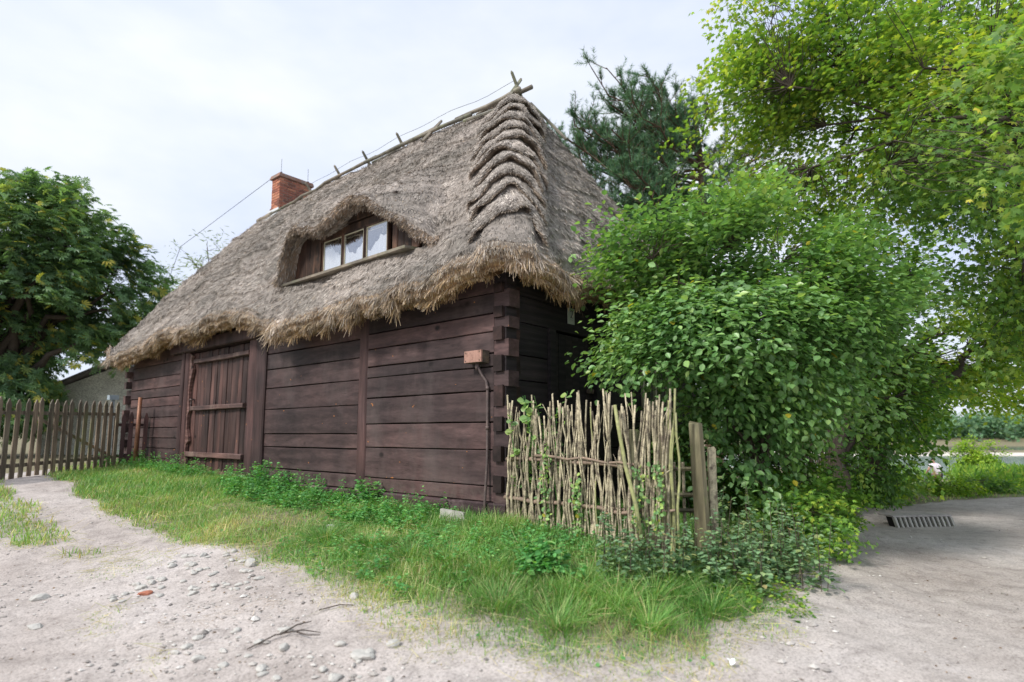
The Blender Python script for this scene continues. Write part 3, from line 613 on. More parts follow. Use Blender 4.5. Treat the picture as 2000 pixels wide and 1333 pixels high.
tn = np.clip(rng.beta(2, 2.2, n)+lowf*.28-.05*msc, 0, 1); gd = np.where(rng.random(n) < .03, .5, 0.)  # hip straws slightly darker: shade between the courses put into their tone
gd = np.where(ringi[fi] < 5, np.clip(1.0-ringi[fi]*.17+rng.normal(0, .2, n), 0, 1), gd)
T_ST = (np.array([[-.5, 0, 0], [.5, 0, 0], [.35, 1, 0], [-.35, 1, 0]]), np.array([[0, 1, 2, 3]]))
sv, sf, sc_ = cards(T_ST, pp-dd*ln[:, None]*.35-nf*.006, dd, nrm(nf+jn), ln, Wd/ln, tn, gd)
# fringe: bundle ends hanging at the eaves and along the dormer lip
nfz = 52000; pi = rng.integers(0, nP, nfz); front = (pk[pi] <= 2) | (rng.random(nfz) < .35); pi = pi[front]; nfz = len(pi)
ri = rng.integers(1, 6, nfz); pf0 = Rf[idx[ri, pi]]; jt = rng.random(nfz)[:, None]; pf1 = Rf[idx[ri, (pi+1) % nP]]; pf_ = pf0*(1-jt)+pf1*jt
out = -inn[pi]; fw = H(pf_[:, 0], pf_[:, 1], pf_[:, 2]); outw = out[:, :1]*FD+out[:, 1:]*SD
clump = vnoise(fw*7)**3*3.0
dirf = nrm(outw*rng.uniform(.0, .65, nfz)[:, None]+down*1.0+rng.normal(0, .22, (nfz, 3))+FD*(vnoise(fw*6+5)-.5)[:, None]*.9)
lf = rng.uniform(.04, .11, nfz)*(.45+clump)
tuft_u = np.array([[4.42, -.5, .30], [1.55, -.5, .12], [2.5, -.5, .12], [.6, -.5, .10]]); uu, vv = inv(fw)
for tu, tv_, am in tuft_u: lf = lf+am*np.exp(-((uu-tu)/.13)**2)*np.exp(-((vv-tv_)/.3)**2)*rng.random(nfz)
lf = lf+.12*np.exp(-((vv-.62)/.14)**2)*(uu < -.1)*rng.random(nfz)
v2, f2, c2_ = cards(T_ST, fw, dirf, rdir(nfz), lf, rng.uniform(.004, .0075, nfz)/lf, np.clip(rng.beta(2.2, 2, nfz)+.1, 0, 1), np.clip(1.05-.2*ri+rng.normal(0, .2, nfz), 0, 1))
nh = 10000; hi_ = rng.integers(0, len(hu)-1, nh); hk = rng.integers(1, 5, nh); hp = hood[hi_, hk]*(1-.0)+(hood[hi_+1, hk]-hood[hi_, hk])*rng.random(nh)[:, None]; hw = H(hp[:, 0], hp[:, 1], hp[:, 2])
dh = nrm(-SD*rng.uniform(.1, .9, nh)[:, None]+down+rng.normal(0, .3, (nh, 3))); lh = rng.uniform(.04, .10, nh)*(.5+vnoise(hw*8)*1.3)
v3, f3, c3_ = cards(T_ST, hw, dh, rdir(nh), lh, rng.uniform(.004, .007, nh)/lh, rng.beta(2, 2.6, nh), np.clip(rng.normal(.25, .2, nh), 0, 1))
# stacked courses dressing the near hip: each one an arched collar with a thick cut lower edge
def hip_pt(w, z, off):
    z = np.asarray(z, float); vh = -.47+(z-2.86)/1.345-.05*np.sin(math.pi*np.clip((z-2.86)/4.46, 0, 1)); uh = -.45+.583*(z-2.86)-.04
    r = .26; a = np.abs(w); e = np.where(a < r, (r-a)**2/(2*r), 0); l = np.maximum(a-r*.0, 0)
    u = uh+np.where(w < 0, l, 0)+e*.55; v = vh+np.where(w > 0, l, 0)+e*.55
    q = ss(w, -.35, .35); nu = -.86*q; nv_ = -.80*(1-q); nz_ = np.full(np.shape(w), .55); m_ = np.sqrt(nu**2+nv_**2+nz_**2)
    return H(u+nu/m_*off, v+nv_/m_*off, z+nz_/m_*off), nrm(nu[..., None]/m_[..., None]*FD+nv_[..., None]/m_[..., None]*SD+(nz_/m_)[..., None]*np.array([0, 0, 1.]))
extra = []
for kk, z0 in enumerate(np.array([3.66, 4.02, 4.33, 4.72, 5.02, 5.40, 5.74, 6.05, 6.42, 6.75])):
    nw_, nz_ = 34, 9; Wl, Wr = .60+.05*kk-.004*kk*kk+rng.uniform(-.06, .06), .62+.03*kk+rng.uniform(-.06, .06); w = np.linspace(-Wl, Wr, nw_); aw = np.abs(w)/np.where(w < 0, Wl, Wr)
    amp = (.125 if kk > 1 else .085)*np.sqrt(np.clip(1-aw**2.6, 0, 1))*(1-.25*(z0 > 6.2)); zl = z0+.10*rng.normal()*w+rng.uniform(-.03, .03)-.50*aw**1.6+.03*np.sin(w*9+kk)+fbm(p3(w*4, kk*3.1+0*w), 3)*.13
    rows = []; G_ = []
    for z_o, of_, gg in ((.10, -.03, .35), (.03, .35, .3), (0., .8, .2), (.02, 1., .05), (.07, .98, 0), (.15, .80, 0), (.26, .52, 0), (.38, .26, 0), (.52, .0, 0)):
        P_, nn_ = hip_pt(w, zl+z_o, amp*of_ + (.012 if of_ > 0 else 0)+fbm(p3(w*6, z_o*6+kk), 2)*.07); rows.append(P_); G_.append(gg)
    rows = np.array(rows); ii = np.arange(nw_*9).reshape(9, nw_); qf = np.stack([ii[:-1, :-1], ii[:-1, 1:], ii[1:, 1:], ii[1:, :-1]], -1).reshape(-1, 4)
    extra.append((rows.reshape(-1, 3), qf, np.stack([np.full(9*nw_, .25), np.repeat(G_, nw_), np.zeros(9*nw_)], -1)))  # dark base tone adds painted shade under each course
    ns_ = 6200; ri_ = rng.uniform(1.6, 7.9, ns_); wi_ = rng.uniform(0, nw_-1.01, ns_); r0_ = ri_.astype(int); w0_ = wi_.astype(int); fr_ = (ri_-r0_)[:, None]; fw_ = (wi_-w0_)[:, None]
    q_ = (rows[r0_, w0_]*(1-fw_)+rows[r0_, w0_+1]*fw_)*(1-fr_)+(rows[np.minimum(r0_+1, 8), w0_]*(1-fw_)+rows[np.minimum(r0_+1, 8), w0_+1]*fw_)*fr_
    _, nq = hip_pt(np.interp(wi_, np.arange(nw_), w), np.full(ns_, z0), np.zeros(ns_)); dq = nrm(down-(nq@down)[:, None]*nq); latq = np.cross(dq, nq)
    fan = np.interp(wi_, np.arange(nw_), w)[:, None]*.5
    dq = nrm(dq+nq*rng.uniform(-.05, .22, ns_)[:, None]+latq*rng.normal(0, .3, ns_)[:, None]+(FD*(-fan)*(fan < 0)+SD*fan*(fan > 0)))
    lq = rng.uniform(.05, .15, ns_); extra.append(cards(T_ST, q_-dq*lq[:, None]*.5, dq, nrm(nq+rng.normal(0, .6, (ns_, 3))), lq, rng.uniform(.005, .010, ns_)/lq, np.clip(rng.beta(2, 2.4, ns_)+.03*(ri_-3), 0, 1), np.where(ri_ < 2.4, .25, 0.)))  # tone drops towards the cut edge, deepening the shade there
TV, TF, TC = merge([(AV, AQ, base_col), (sv, sf, sc_), (v2, f2, c2_), (v3, f3, c3_)]+extra)
roof = link(raw_mesh('thatch_roof', TV, TF, TC), 'thatch_roof', M['straw'], house)
print('straws', n, nfz)
# ridge poles and pegs
def rp(u0, u1, r, dv=0., dz=.08, k=5):
    us = np.linspace(u0, u1, k); return H(us, np.full(k, RV+dv)+np.random.default_rng(int(u0*10)).normal(0, .02, k), ridge_z(us)+dz), np.linspace(r, r*.7, k)
for u0, u1, r, dv, dz in ((2.0, 3.7, .05, -.10, .06), (3.2, 4.9, .045, -.18, -.03), (4.3, 6.6, .05, -.16, .0), (6.2, 8.1, .045, -.15, .02), (7.7, 9.8, .045, -.17, .0), (9.4, 11.0, .04, -.15, .02), (5.6, 6.6, .05, .02, .08), (8.3, 9.1, .05, .0, .10), (9.9, 10.6, .045, .02, .10), (1.85, 3.3, .045, .08, .12), (11.1, 11.95, .09, -.02, .06)):
    p_, r_ = rp(u0, u1, r, dv, dz); p_ = p_-np.array([0, 0, .07]); MB().tube(p_, r_, 7).build('ridge_pole', M['grey_wood'], house, smooth=True)
for u in (2.15, 4.35, 5.5, 6.75, 7.9, 9.2):
    for sgn in ((-1, 1) if u < 3 else ((1,) if u != 4.35 else (-1,))):
        t0 = H(u, RV+sgn*.42, ridge_z(u)-.42); t1 = H(u+.02, RV-sgn*.16, ridge_z(u)+.40 if u < 3 else ridge_z(u)+.30)
        mid = (t0+t1)/2; MB().tube([t0, mid, t1*.93+mid*.07, t1], [.035, .04, .03, .006], 5).build('ridge_peg', M['grey_wood'], house)
MB().tube([H(.95, .9, 5.35)*0+H(2.05, RV-.55, 6.75), H(3.2, RV-.36, 6.98)], [.03, .03], 6).build('ridge_pole', M['grey_wood'], house)
MB().tube([H(2.1, RV+.35, ridge_z(2.2)-.05), H(1.55, RV+.75, 6.5)], [.03, .03], 6).build('ridge_pole', M['grey_wood'], house)
# chimney
cu0, cu1, cv0, cv1, cz0, cz1 = 10.98, 11.42, 2.98, 3.98, 6.2, 8.36
ch = MB().hbox(cu0+.012, cu1-.012, cv0+.012, cv1-.012, cz0, cz1).build('chimney', M['mortar'], house)
b = MB(); z = 6.2; row = 0
while z < cz1-.12:
    e = .0 if z > 7.35 else .035
    for side_ in range(4):
        ln_ = (cu1-cu0) if side_ % 2 == 0 else (cv1-cv0); x = -(.125 if row % 2 else 0.)
        while x < ln_-.01:
            x0, x1 = max(x, 0)+.007, min(x+.25, ln_)-.007; x += .25
            if x1-x0 < .03: continue
            j = random.random()*.006; zz0, zz1 = z+.008, z+.070
            if side_ == 0: b.hbox(cu0+x0, cu0+x1, cv0-j-e, cv0+.03, zz0, zz1)
            elif side_ == 2: b.hbox(cu0+x0, cu0+x1, cv1-.03, cv1+j+e, zz0, zz1)
            elif side_ == 1: b.hbox(cu0-j-e, cu0+.03, cv0+x0, cv0+x1, zz0, zz1)
            else: b.hbox(cu1-.03, cu1+j+e, cv0+x0, cv0+x1, zz0, zz1)
    z += .078; row += 1
b.build('brickwork', M['brick'], ch)
MB().hbox(cu0-.05, cu1+.05, cv0-.05, cv1+.05, cz1-.11, cz1-.045, jit=.01).hbox(cu0-.035, cu1+.035, cv0-.035, cv1+.035, cz1-.045, cz1, jit=.01).build('chimney_cap', plain('cap', (.30, .17, .13), .9, b2=(.25, .22, .2)), ch)
MB().hexa(np.array([H(11.9, 2.70, 6.80), H(10.7, 2.70, 6.88), H(10.7, 2.98, 7.16), H(11.9, 2.98, 7.08), H(11.9, 2.68, 6.84), H(10.7, 2.68, 6.92), H(10.7, 2.97, 7.25), H(11.9, 2.97, 7.17)])).hbox(10.9, 11.5, 2.925, 2.94, 7.0, 7.3).build('flashing', M['zinc'], ch)
for a_x, a_v in ((cu0+.05, cv0+.05), (cu0+.05, cv1-.1)):
    MB().tube([H(a_x, a_v, cz1), H(a_x, a_v, cz1+.45)], .006, 4).hbox(a_x-.03, a_x+.03, a_v-.02, a_v+.02, cz1, cz1+.05).build('lightning_rod', M['iron'], ch)
# dormer window band
dz0 = 3.5
b = MB(); u = 1.62
while u < 4.9:
    w_ = random.uniform(.12, .2); u1 = min(u+w_, 4.92)
    if not (2.28 < (u+u1)/2 < 4.03): b.plank(u+.003, u1-.003, .06+random.random()*.01, .14, dz0, min(4.5, float(arch((u+u1)/2))+.12), 'z', .006)
    u = u1
b.plank(2.2, 4.1, .10, .14, 4.10, 4.48, bev=.01)
dm = b.build('dormer', M['dormer_wood'], house)
MB().plank(2.1, 4.25, .07, .12, 4.06, 4.2, bev=.01).plank(2.5, 4.1, .05, .1, 4.22, 4.34, bev=.01).build('dormer_beam', M['dormer_wood'], dm)
MB().hexa(np.array([H(4.95, -.16, 3.40), H(1.65, -.16, 3.43), H(1.65, .15, 3.46), H(4.95, .15, 3.44), H(4.95, -.17, 3.435), H(1.65, -.17, 3.465), H(1.65, .15, 3.50), H(4.95, .15, 3.48)])).build('dormer_sill', M['grey_wood'], dm)
MB().hbox(1.4, 4.9, .145, .16, 3.42, 4.6).build('back_panel', M['dark'], dm) if False else None
for k in range(3):
    a = 2.33+k*.575; c = a+.50
    b = MB(); b.plank(a-.03, a, .055, .12, 3.5, 4.08, 'z', .006); b.plank(c, c+.03, .055, .12, 3.5, 4.08, 'z', .006); b.plank(a, c, .06, .12, 3.5, 3.53, bev=.005); b.plank(a, c, .06, .12, 4.05, 4.08, bev=.005)
    wi = b.build('window', M['dormer_wood'], dm)
    b = MB(); b.hbox(a, a+.014, .065, .1, 3.53, 4.05); b.hbox(c-.014, c, .065, .1, 3.53, 4.05); b.hbox(a, c, .066, .1, 3.53, 3.542); b.hbox(a, c, .066, .1, 4.036, 4.05)
    b.build('sash', M['frame_paint'], wi)
    MB().hbox(a+.012, c-.012, .072, .076, 3.54, 4.04).build('pane', M['glass'], wi)
    b = MB(); b.hbox(a+.12, a+.13, .079, .083, 3.88, 3.99); b.hbox(a+.12, c-.02, .0785, .083, 3.98, 3.99); b.build('inner_sash', M['frame_paint'], wi)
    nu = 26; V = []; F = []                       # net curtain with a ragged scalloped upper edge
    for i in range(nu):
        q = i/(nu-1); uu_ = a+q*(c-a); top = 3.80+.08*math.sin(q*5+k*2)+.02*math.sin(q*21+k)-.05*q*(k == 0)+(.06 if k == 2 else 0)
        vv_ = .092+.008*math.sin(q*30)
        V += [H(uu_, vv_, 3.5), H(uu_, vv_, top)]
        if i: F.append((2*i-2, 2*i, 2*i+1, 2*i-1))
    MB().add(V, F).build('curtain', M['curtain'], wi, fix=False)
MB().hbox(1.6, 4.8, .9, .92, 3.0, 4.7).hbox(1.6, 4.8, .15, .9, 3.0, 3.46).build('attic_room', M['dark'], dm)

# number plate
sg = thing('house_number_plate', 'small pale enamel plate with black number 2 on dark side wall', 'number plate', tuple(H(0, 1.42, 2.4)))
MB().hbox(-.004, .012, 1.345, 1.495, 2.395, 2.615).build('plate', M['white_enamel'], sg)
def stroke(b, pts, w, du=-.009):
    pts = np.array(pts, float)
    d = nrm(np.gradient(pts, axis=0)); nn_ = np.stack([-d[:, 1], d[:, 0]], -1)*w/2
    V = []; F = []
    for i in range(len(pts)):
        for sg_ in (-1, 1):
            q = pts[i]+sg_*nn_[i]; V.append(H(du, q[0], q[1]))
        if i: F.append((2*i-2, 2*i, 2*i+1, 2*i-1))
    b.add(V, F)
b = MB(); cx, cz = 1.418, 2.535
pts = [(cx+.026*math.cos(t), cz+.022+.026*math.sin(t)) for t in np.linspace(rad(170), rad(-35), 14)]+[(cx+.008, cz-.02), (cx-.026, cz-.052)]
stroke(b, pts, .011); stroke(b, [(cx-.028, cz-.052), (cx+.028, cz-.052)], .011)
for k in range(7): stroke(b, [(cx-.03+k*.009, 2.452), (cx-.03+k*.009+.005, 2.452)], .007)
b.build('lettering', M['ink'], sg, fix=False)
# junction box and its conduit
jb = thing('junction_box', 'rusty pink-brown metal electrical box with conduit on the front boards', 'electrical box', tuple(H(.375, -.05, 1.75)))
MB().hbox(.23, .51, -.13, -.012, 1.745, 1.895, jit=.006).build('housing', M['boxside'], jb)
bo = MB().hbox(.235, .515, -.15, -.131, 1.75, 1.89, jit=.004).build('cover', M['boxface'], jb)
for a, c in ((.26, 1.77), (.49, 1.87), (.26, 1.87), (.49, 1.77)): MB().tube([H(a, -.15, c), H(a, -.157, c)], .007, 8).build('screw', M['boxside'], bo)
MB().tube([H(.36, -.08, 1.745), H(.355, -.07, 1.69), H(.31, -.055, 1.60), H(.255, -.04, 1.53), H(.235, -.035, 1.44), H(.235, -.035, .6), H(.225, -.085, .12), H(.225, -.085, -.15)], .017, 8).tube([H(.235, -.035, .95), H(.235, -.035, .99)], .023, 8).tube([H(.235, -.035, 1.42), H(.235, -.035, 1.46)], .023, 8).tube([H(.37, -.08, 1.75), H(.365, -.08, 1.66)], .022, 7).build('conduit', M['pipe'], jb, smooth=True)
# wires
wp = [H(11.4, 2.95, 8.3), np.array([-11.5, 19.8, 7.35]), np.array([-14.4, 24, 7.1]), np.array([-20.2, 32.4, 6.75])]
tag(MB().tube(wp, .009, 4).build('overhead_wire', M['iron'], None, tuple(wp[0])), 'thin wire running from the chimney top down to the left', 'wire')
us = np.linspace(10.9, 2.2, 26); wp = H(us, np.full(26, 2.9), ridge_z(us)+.30-.05*np.sin(np.linspace(0, 5*math.pi, 26))**2)
tag(MB().tube(wp, .005, 4).build('lightning_wire', M['iron'], None, tuple(wp[0])), 'thin conductor wire strung along above the roof ridge', 'wire')


# ---------------------------------------------------------------- wattle fence (hazel sticks woven over rails)
def gz(x, y): return float(terrain(np.array([x]), np.array([y]))[0])
wfn = thing('wattle_fence', 'low fence of upright hazel sticks woven on two rails at the cottage corner', 'fence', (.6, 6.2, gz(.6, 6.2)))
A = np.array([-.04, 6.78]); B = np.array([1.16, 5.62]); Cc = np.array([1.50, 5.50])
def fpos(q):                                       # q 0..1 first leg, 1..1.3 short return
    return A+(B-A)*q if q <= 1 else B+(Cc-B)*(q-1)/.3
fnv = np.array([-(B-A)[1], (B-A)[0]])/np.linalg.norm(B-A)*-1
ns = 94
for i in range(ns):
    q = -.02+1.33*(i+.5)/ns+random.uniform(-.006, .006)
    p_ = fpos(max(q, 0)); side_ = (1 if (i//2) % 2 else -1)*.03
    lean = .09*math.sin(i*.9)+.06*math.sin(i*2.3+1)+random.uniform(-.04, .04)
    if q > 1.02: lean = .03+random.uniform(-.05, .08)
    hgt = 1.20+.06*math.sin(i*.45)+random.uniform(-.13, .10)
    if .40 < q < .62: hgt += .07
    if .28 < q < .36: hgt -= .10
    dx = (B-A)/np.linalg.norm(B-A); zb_ = gz(*p_)-.08
    pts = []; nseg = 8; wob = np.cumsum(np.random.default_rng(i).normal(0, .007, nseg))
    for k in range(nseg):
        t = k/(nseg-1); z = zb_+(hgt-zb_)*t
        s1_ = side_*math.cos((z-.63)/.44*math.pi) if z < 1.0 else side_*-.6
        bend = (lean*max(0, t-.35)**1.3*1.3)+wob[k]
        pq = p_+dx*bend+fnv*(s1_+np.random.default_rng(i*7+k).normal(0, .004))
        pts.append((pq[0], pq[1], z))
    r = random.uniform(.0075, .015)
    sb_ = MB().tube(pts, [r*(1.1-.32*k/(nseg-1)) for k in range(nseg)], 6)
    if random.random() < .35:
        k = random.choice([4, 5, 6]); a = np.array(pts[k]); e = a+np.array([dx[0]*random.uniform(-.12, .12), dx[1]*random.uniform(-.1, .1), random.uniform(.05, .2)])
        sb_.tube([a, (a+e)/2+np.array([0, 0, .01]), e], [r*.5, r*.4, r*.3], 5)
    sb_.build('stick', M['stick_green'] if (q > 1.25 or random.random() < .03) else M['stick'], wfn, smooth=True)
def rail(p, q, z0, z1, r, m, off=0.):
    n_ = 9; t = np.linspace(0, 1, n_)[:, None]; P_ = np.array([*p, z0])*(1-t)+np.array([*q, z1])*t; P_ = P_+np.random.default_rng(int(z0*1000)).normal(0, .008, (n_, 3)); P_[:, :2] += fnv*off
    MB().tube(P_, np.linspace(r, r*.7, n_), 7).build('rail', m, wfn, smooth=True)
rail(A-(B-A)*.02, A+(B-A)*.95, .63, .60, .027, M['rail']); rail(A+(B-A)*.25, A+(B-A)*1.0, .665, .61, .016, M['rail'], .025); rail(A+(B-A)*.5, Cc, .60, .60, .018, M['rail'], -.02)
rail(A-(B-A)*.03, A+(B-A)*1.0, .19, .16, .026, M['rail']); rail(A+(B-A)*.6, Cc, .17, .2, .018, M['rail'], .03)
# the long pale stick leaning across the front
MB().tube([(.98, 5.62, 1.17), (1.00, 5.56, .95), (1.05, 5.52, .6), (1.13, 5.48, .25), (1.18, 5.46, -.15)], [.017, .018, .019, .02, .021], 7).build('stick', M['stick_green'], wfn, smooth=True)
def post(name, parent, x, y, z0, z1, r, k=9, m='post_wood', lab=None, grp=None, lean=(0, 0), seed=0):
    rg = np.random.default_rng(seed+5); n_ = 7; rads = r*(1+rg.normal(0, .12, k)); V = []; F = []
    for i in range(n_):
        t = i/(n_-1)
        for j in range(k):
            a = 2*math.pi*j/k; rr_ = rads[j]*(1.08-.12*t)+rg.normal(0, .002)
            V.append((x+lean[0]*t+rr_*math.cos(a), y+lean[1]*t+rr_*math.sin(a), z0+(z1-z0)*t+(rg.normal(0, .012) if i == n_-1 else 0)))
    for i in range(n_-1):
        for j in range(k): F.append((i*k+j, i*k+(j+1) % k, (i+1)*k+(j+1) % k, (i+1)*k+j))
    F.append(tuple(range(k-1, -1, -1))); F.append(tuple((n_-1)*k+j for j in range(k)))
    o = MB().add(V, F).build(name, M[m], parent, (x, y, z0) if parent is None else None)
    if lab: tag(o, lab, 'post', grp)
    return o
post('post', wfn, .03, 6.82, -.35, .98, .05, m='stick')
post('post', wfn, 1.20, 5.83, -.35, .93, .06, m='post_wood', seed=2)
post('post', wfn, 1.52, 5.95, -.35, .98, .055, m='post_wood', seed=3)
post('gate_post', None, 1.83, 5.72, -.4, 1.0, .065, 8, lab='split green-mossy gate post standing right of the wattle fence', lean=(-.05, 0), seed=11)
post('gate_post', None, 1.97, 5.93, -.4, .76, .045, 8, lab='thinner dark post behind the mossy split gate post', lean=(.01, 0), seed=12, m='stick')
gp = thing('wooden_gate', 'low old wooden gate rails behind the mossy split post', 'gate', (1.75, 6.0, -.2))
for z in (.15, .55, .30): MB().tube([(1.55, 5.98, z), (1.78, 5.85, z+.01)], .022, 6).build('rail', M['post_wood'], gp)
for x in (1.62, 1.70): MB().tube([(x, 5.98-(x-1.6)*.4, -.1), (x, 5.98-(x-1.6)*.4, .62)], .016, 6).build('stick', M['stick'], gp)
# reed fence panel further along
rf = thing('reed_fence', 'panel of thin upright tan reeds beside the dark trunk', 'fence', (4.35, 8.9, gz(4.35, 8.9)))
b = MB()
for i in range(95):
    t = i/95; x = 3.95+t*.95; y = 8.6+t*.5+random.uniform(-.012, .012); z0 = gz(x, y)-.05
    b.tube([(x, y, z0), (x+random.uniform(-.01, .01), y, .4), (x+random.uniform(-.02, .02), y, .78+random.uniform(-.05, .04))], .0065, 4, cap=False)
b.build('reed_mat', M['reed'], rf)
for z in (.05, .55): MB().tube([(3.95, 8.6-.02, z), (4.9, 9.08, z)], .008, 4).build('binding_wire', M['iron'], rf)
MB().tube([(3.93, 8.62, -.5), (3.93, 8.62, .8)], .03, 7).build('post', M['stick'], rf)

# ---------------------------------------------------------------- picket fence and gate at the left
pk_ = thing('picket_fence', 'grey-brown mossy picket gate fence with a diagonal brace left of the cottage', 'fence', (-8.95, 11.8, gz(-8.95, 11.8)))
PA = np.array([-8.78, 13.2]); PB = np.array([-9.25, 9.6]); pd = (PB-PA)/np.linalg.norm(PB-PA); LP = np.linalg.norm(PB-PA); pn = np.array([pd[1], -pd[0]])
if pn[0] < 0: pn = -pn
def picket(parent, p, z0, z1, w_, dirv, nv, m, point=.09, lean=0., th=.02, name='picket'):
    pr = [(-w_/2, z0), (w_/2, z0), (w_/2*1.0, z1-point), (w_*.12, z1-.01), (0, z1), (-w_*.12, z1-.01), (-w_/2, z1-point)]
    V = []; k = len(pr)
    for o_ in (0, th):
        for a, z in pr:
            s_ = a+lean*(z-z0); V.append((p[0]+dirv[0]*s_+nv[0]*o_, p[1]+dirv[1]*s_+nv[1]*o_, z))
    F = [tuple(range(k)), tuple(range(2*k-1, k-1, -1))]+[(i, i+k, (i+1) % k+k, (i+1) % k) for i in range(k)]
    return MB().add(V, F).build(name, m, parent)
for i in range(22):
    q = (i+.3)*.166; p_ = PA+pd*q+pn*.0; z0 = .17-.10*q/3.; z1 = 1.62-.028*q+random.uniform(-.025, .03)
    picket(pk_, p_, z0+random.uniform(-.02, .02), z1, .088+random.uniform(-.008, .01), pd, pn, M['picket'], .10, random.uniform(-.03, .03))
picket(pk_, PA+pd*3.02+pn*.03, .08, 1.58, .085, pd, pn, M['picket'], .08, -.13)
def bar(parent, a, c, z0, z1, h, th, m, off, name='rail'):
    V = []
    for o_ in (off, off-th):
        for p_, z in ((a, z0-h/2), (c, z1-h/2), (c, z1+h/2), (a, z0+h/2)): V.append((p_[0]+pn[0]*o_, p_[1]+pn[1]*o_, z))
    return MB().add(V, [(0, 1, 2, 3), (7, 6, 5, 4), (0, 4, 5, 1), (1, 5, 6, 2), (2, 6, 7, 3), (3, 7, 4, 0)]).build(name, m, parent)
bar(pk_, PA, PB, 1.33, 1.26, .07, .035, M['picket'], -.002); bar(pk_, PA, PB, .40, .28, .07, .035, M['picket'], -.002)
bar(pk_, PA+pd*.15, PA+pd*1.9, .45, 1.2, .06, .03, M['picket'], -.040, 'brace')
MB().tube([(PB[0], PB[1], -.1), (PB[0], PB[1], 1.5)], .06, 8).build('post', M['picket'], pk_)
rg_ = thing('red_picket_panel', 'short dark red picket panel between the metal-capped post and cottage wall', 'fence', tuple(H(11.0, -.35, .1)))
q0 = np.array(H(11.05, -.62, 0))[:2]; q1 = np.array(H(10.75, -.04, 0))[:2]; qd = (q1-q0)/np.linalg.norm(q1-q0); qn = np.array([qd[1], -qd[0]]); 
for i in range(5):
    p_ = q0+qd*(.03+i*.145); picket(rg_, p_, .1, 1.40+random.uniform(-.03, .05), .085, qd, qn, M['picket_red'], .12)
for z in (.4, 1.1):
    V = []
    for o_ in (-.003, -.035):
        for p_, zz_ in ((q0, z-.035), (q1, z-.035), (q1, z+.035), (q0, z+.035)): V.append((p_[0]+qn[0]*o_, p_[1]+qn[1]*o_, zz_))
    MB().add(V, [(0, 1, 2, 3), (7, 6, 5, 4), (0, 4, 5, 1), (1, 5, 6, 2), (2, 6, 7, 3), (3, 7, 4, 0)]).build('rail', M['picket_red'], rg_)
cp = thing('capped_fence_post', 'grey metal fence post with pale square cap by the cottage end', 'post', tuple(H(10.96, -.72, .1)))
MB().hbox(10.93, 10.99, -.75, -.69, -.05, 1.66).build('shaft', M['dirty_zinc'], cp)
MB().hbox(10.87, 11.05, -.81, -.63, 1.66, 1.76, jit=.01).build('cap', M['dirty_zinc'], cp)
tag(MB().tube([H(10.62, -.30, .02), H(10.57, -.30, 1.72)], [.043, .04], 12).build('rusty_pole', M['copper'], None, tuple(H(10.62, -.30, .02)), smooth=True), 'rust-brown round pole leaning upright before the cottage wall', 'pole')

# ---------------------------------------------------------------- neighbour's house
nh_ = thing('neighbour_house', 'small whitewashed stone house with grey roof beyond the picket fence', 'house', (-19, 25.5, .2))
b = MB()
def wbox(b, x0, x1, y0, y1, z0, z1, r=None): return b.hexa(np.array([(x0, y0, z0), (x1, y0, z0), (x1, y1, z0), (x0, y1, z0), (x0, y0, z1), (x1, y0, z1), (x1, y1, z1), (x0, y1, z1)], float), r)
V = np.array([(-19.2, 24, -.2), (-13.2, 24.4, -.2), (-13.2, 24.4, 2.5), (-16.2, 24.2, 3.7), (-19.2, 24, 2.5), (-19.2, 31, -.2), (-13.2, 31.4, -.2), (-13.2, 31.4, 2.5), (-16.2, 31.2, 3.7), (-19.2, 31, 2.5)])
b.add(V, [(0, 1, 2, 3, 4), (9, 8, 7, 6, 5), (0, 5, 6, 1), (1, 6, 7, 2), (4, 9, 5, 0)]).build('wall', M['stonewall'], nh_)
for sgn in (-1, 1):
    e = np.array([-16.2+sgn*3.35, 23.7, 2.35]); r_ = np.array([-16.2, 23.8, 3.85]); dy = np.array([0, 7.9, 0]); up = np.array([0, 0, .12])
    MB().hexa(np.array([e, r_, r_+dy, e+dy, e+up, r_+up, r_+dy+up, e+dy+up])).build('roof', M['roof_grey'], nh_)

# ---------------------------------------------------------------- vegetation helpers
def ell_pts(ells, n, shell=.55, seed=0, noise_cut=-.15, ns_=.7):
    rg = np.random.default_rng(seed); vol = np.array([e[3]*e[4]*e[5] for e in ells]); out = []
    while sum(len(o) for o in out) < n:
        k = rg.choice(len(ells), 400, p=vol/vol.sum()); d = nrm(rg.normal(size=(400, 3))); r = (shell+(1-shell)*rg.random(400))[:, None]
        E = np.array(ells)[k]; P_ = E[:, :3]+d*r*E[:, 3:6]
        ins = np.zeros(400, bool)
        for e in ells:
            q = (P_-np.array(e[:3]))/np.array(e[3:6]); ins |= (np.linalg.norm(q, axis=1) < shell*.8)
        P_ = P_[(~ins) & (fbm(P_*ns_+seed, 2) > noise_cut)]; out.append(P_)
    return np.concatenate(out)[:n]
def curve3(a, b_, n=5, sag=0., wob=.05, rg=None):
    t = np.linspace(0, 1, n)[:, None]; P_ = a*(1-t)+b_*t; L_ = np.linalg.norm(b_-a)
    P_[:, 2:] += sag*L_*np.sin(math.pi*t); P_[1:-1] += (rg or rng).normal(0, wob*L_, (n-2, 3)); return P_
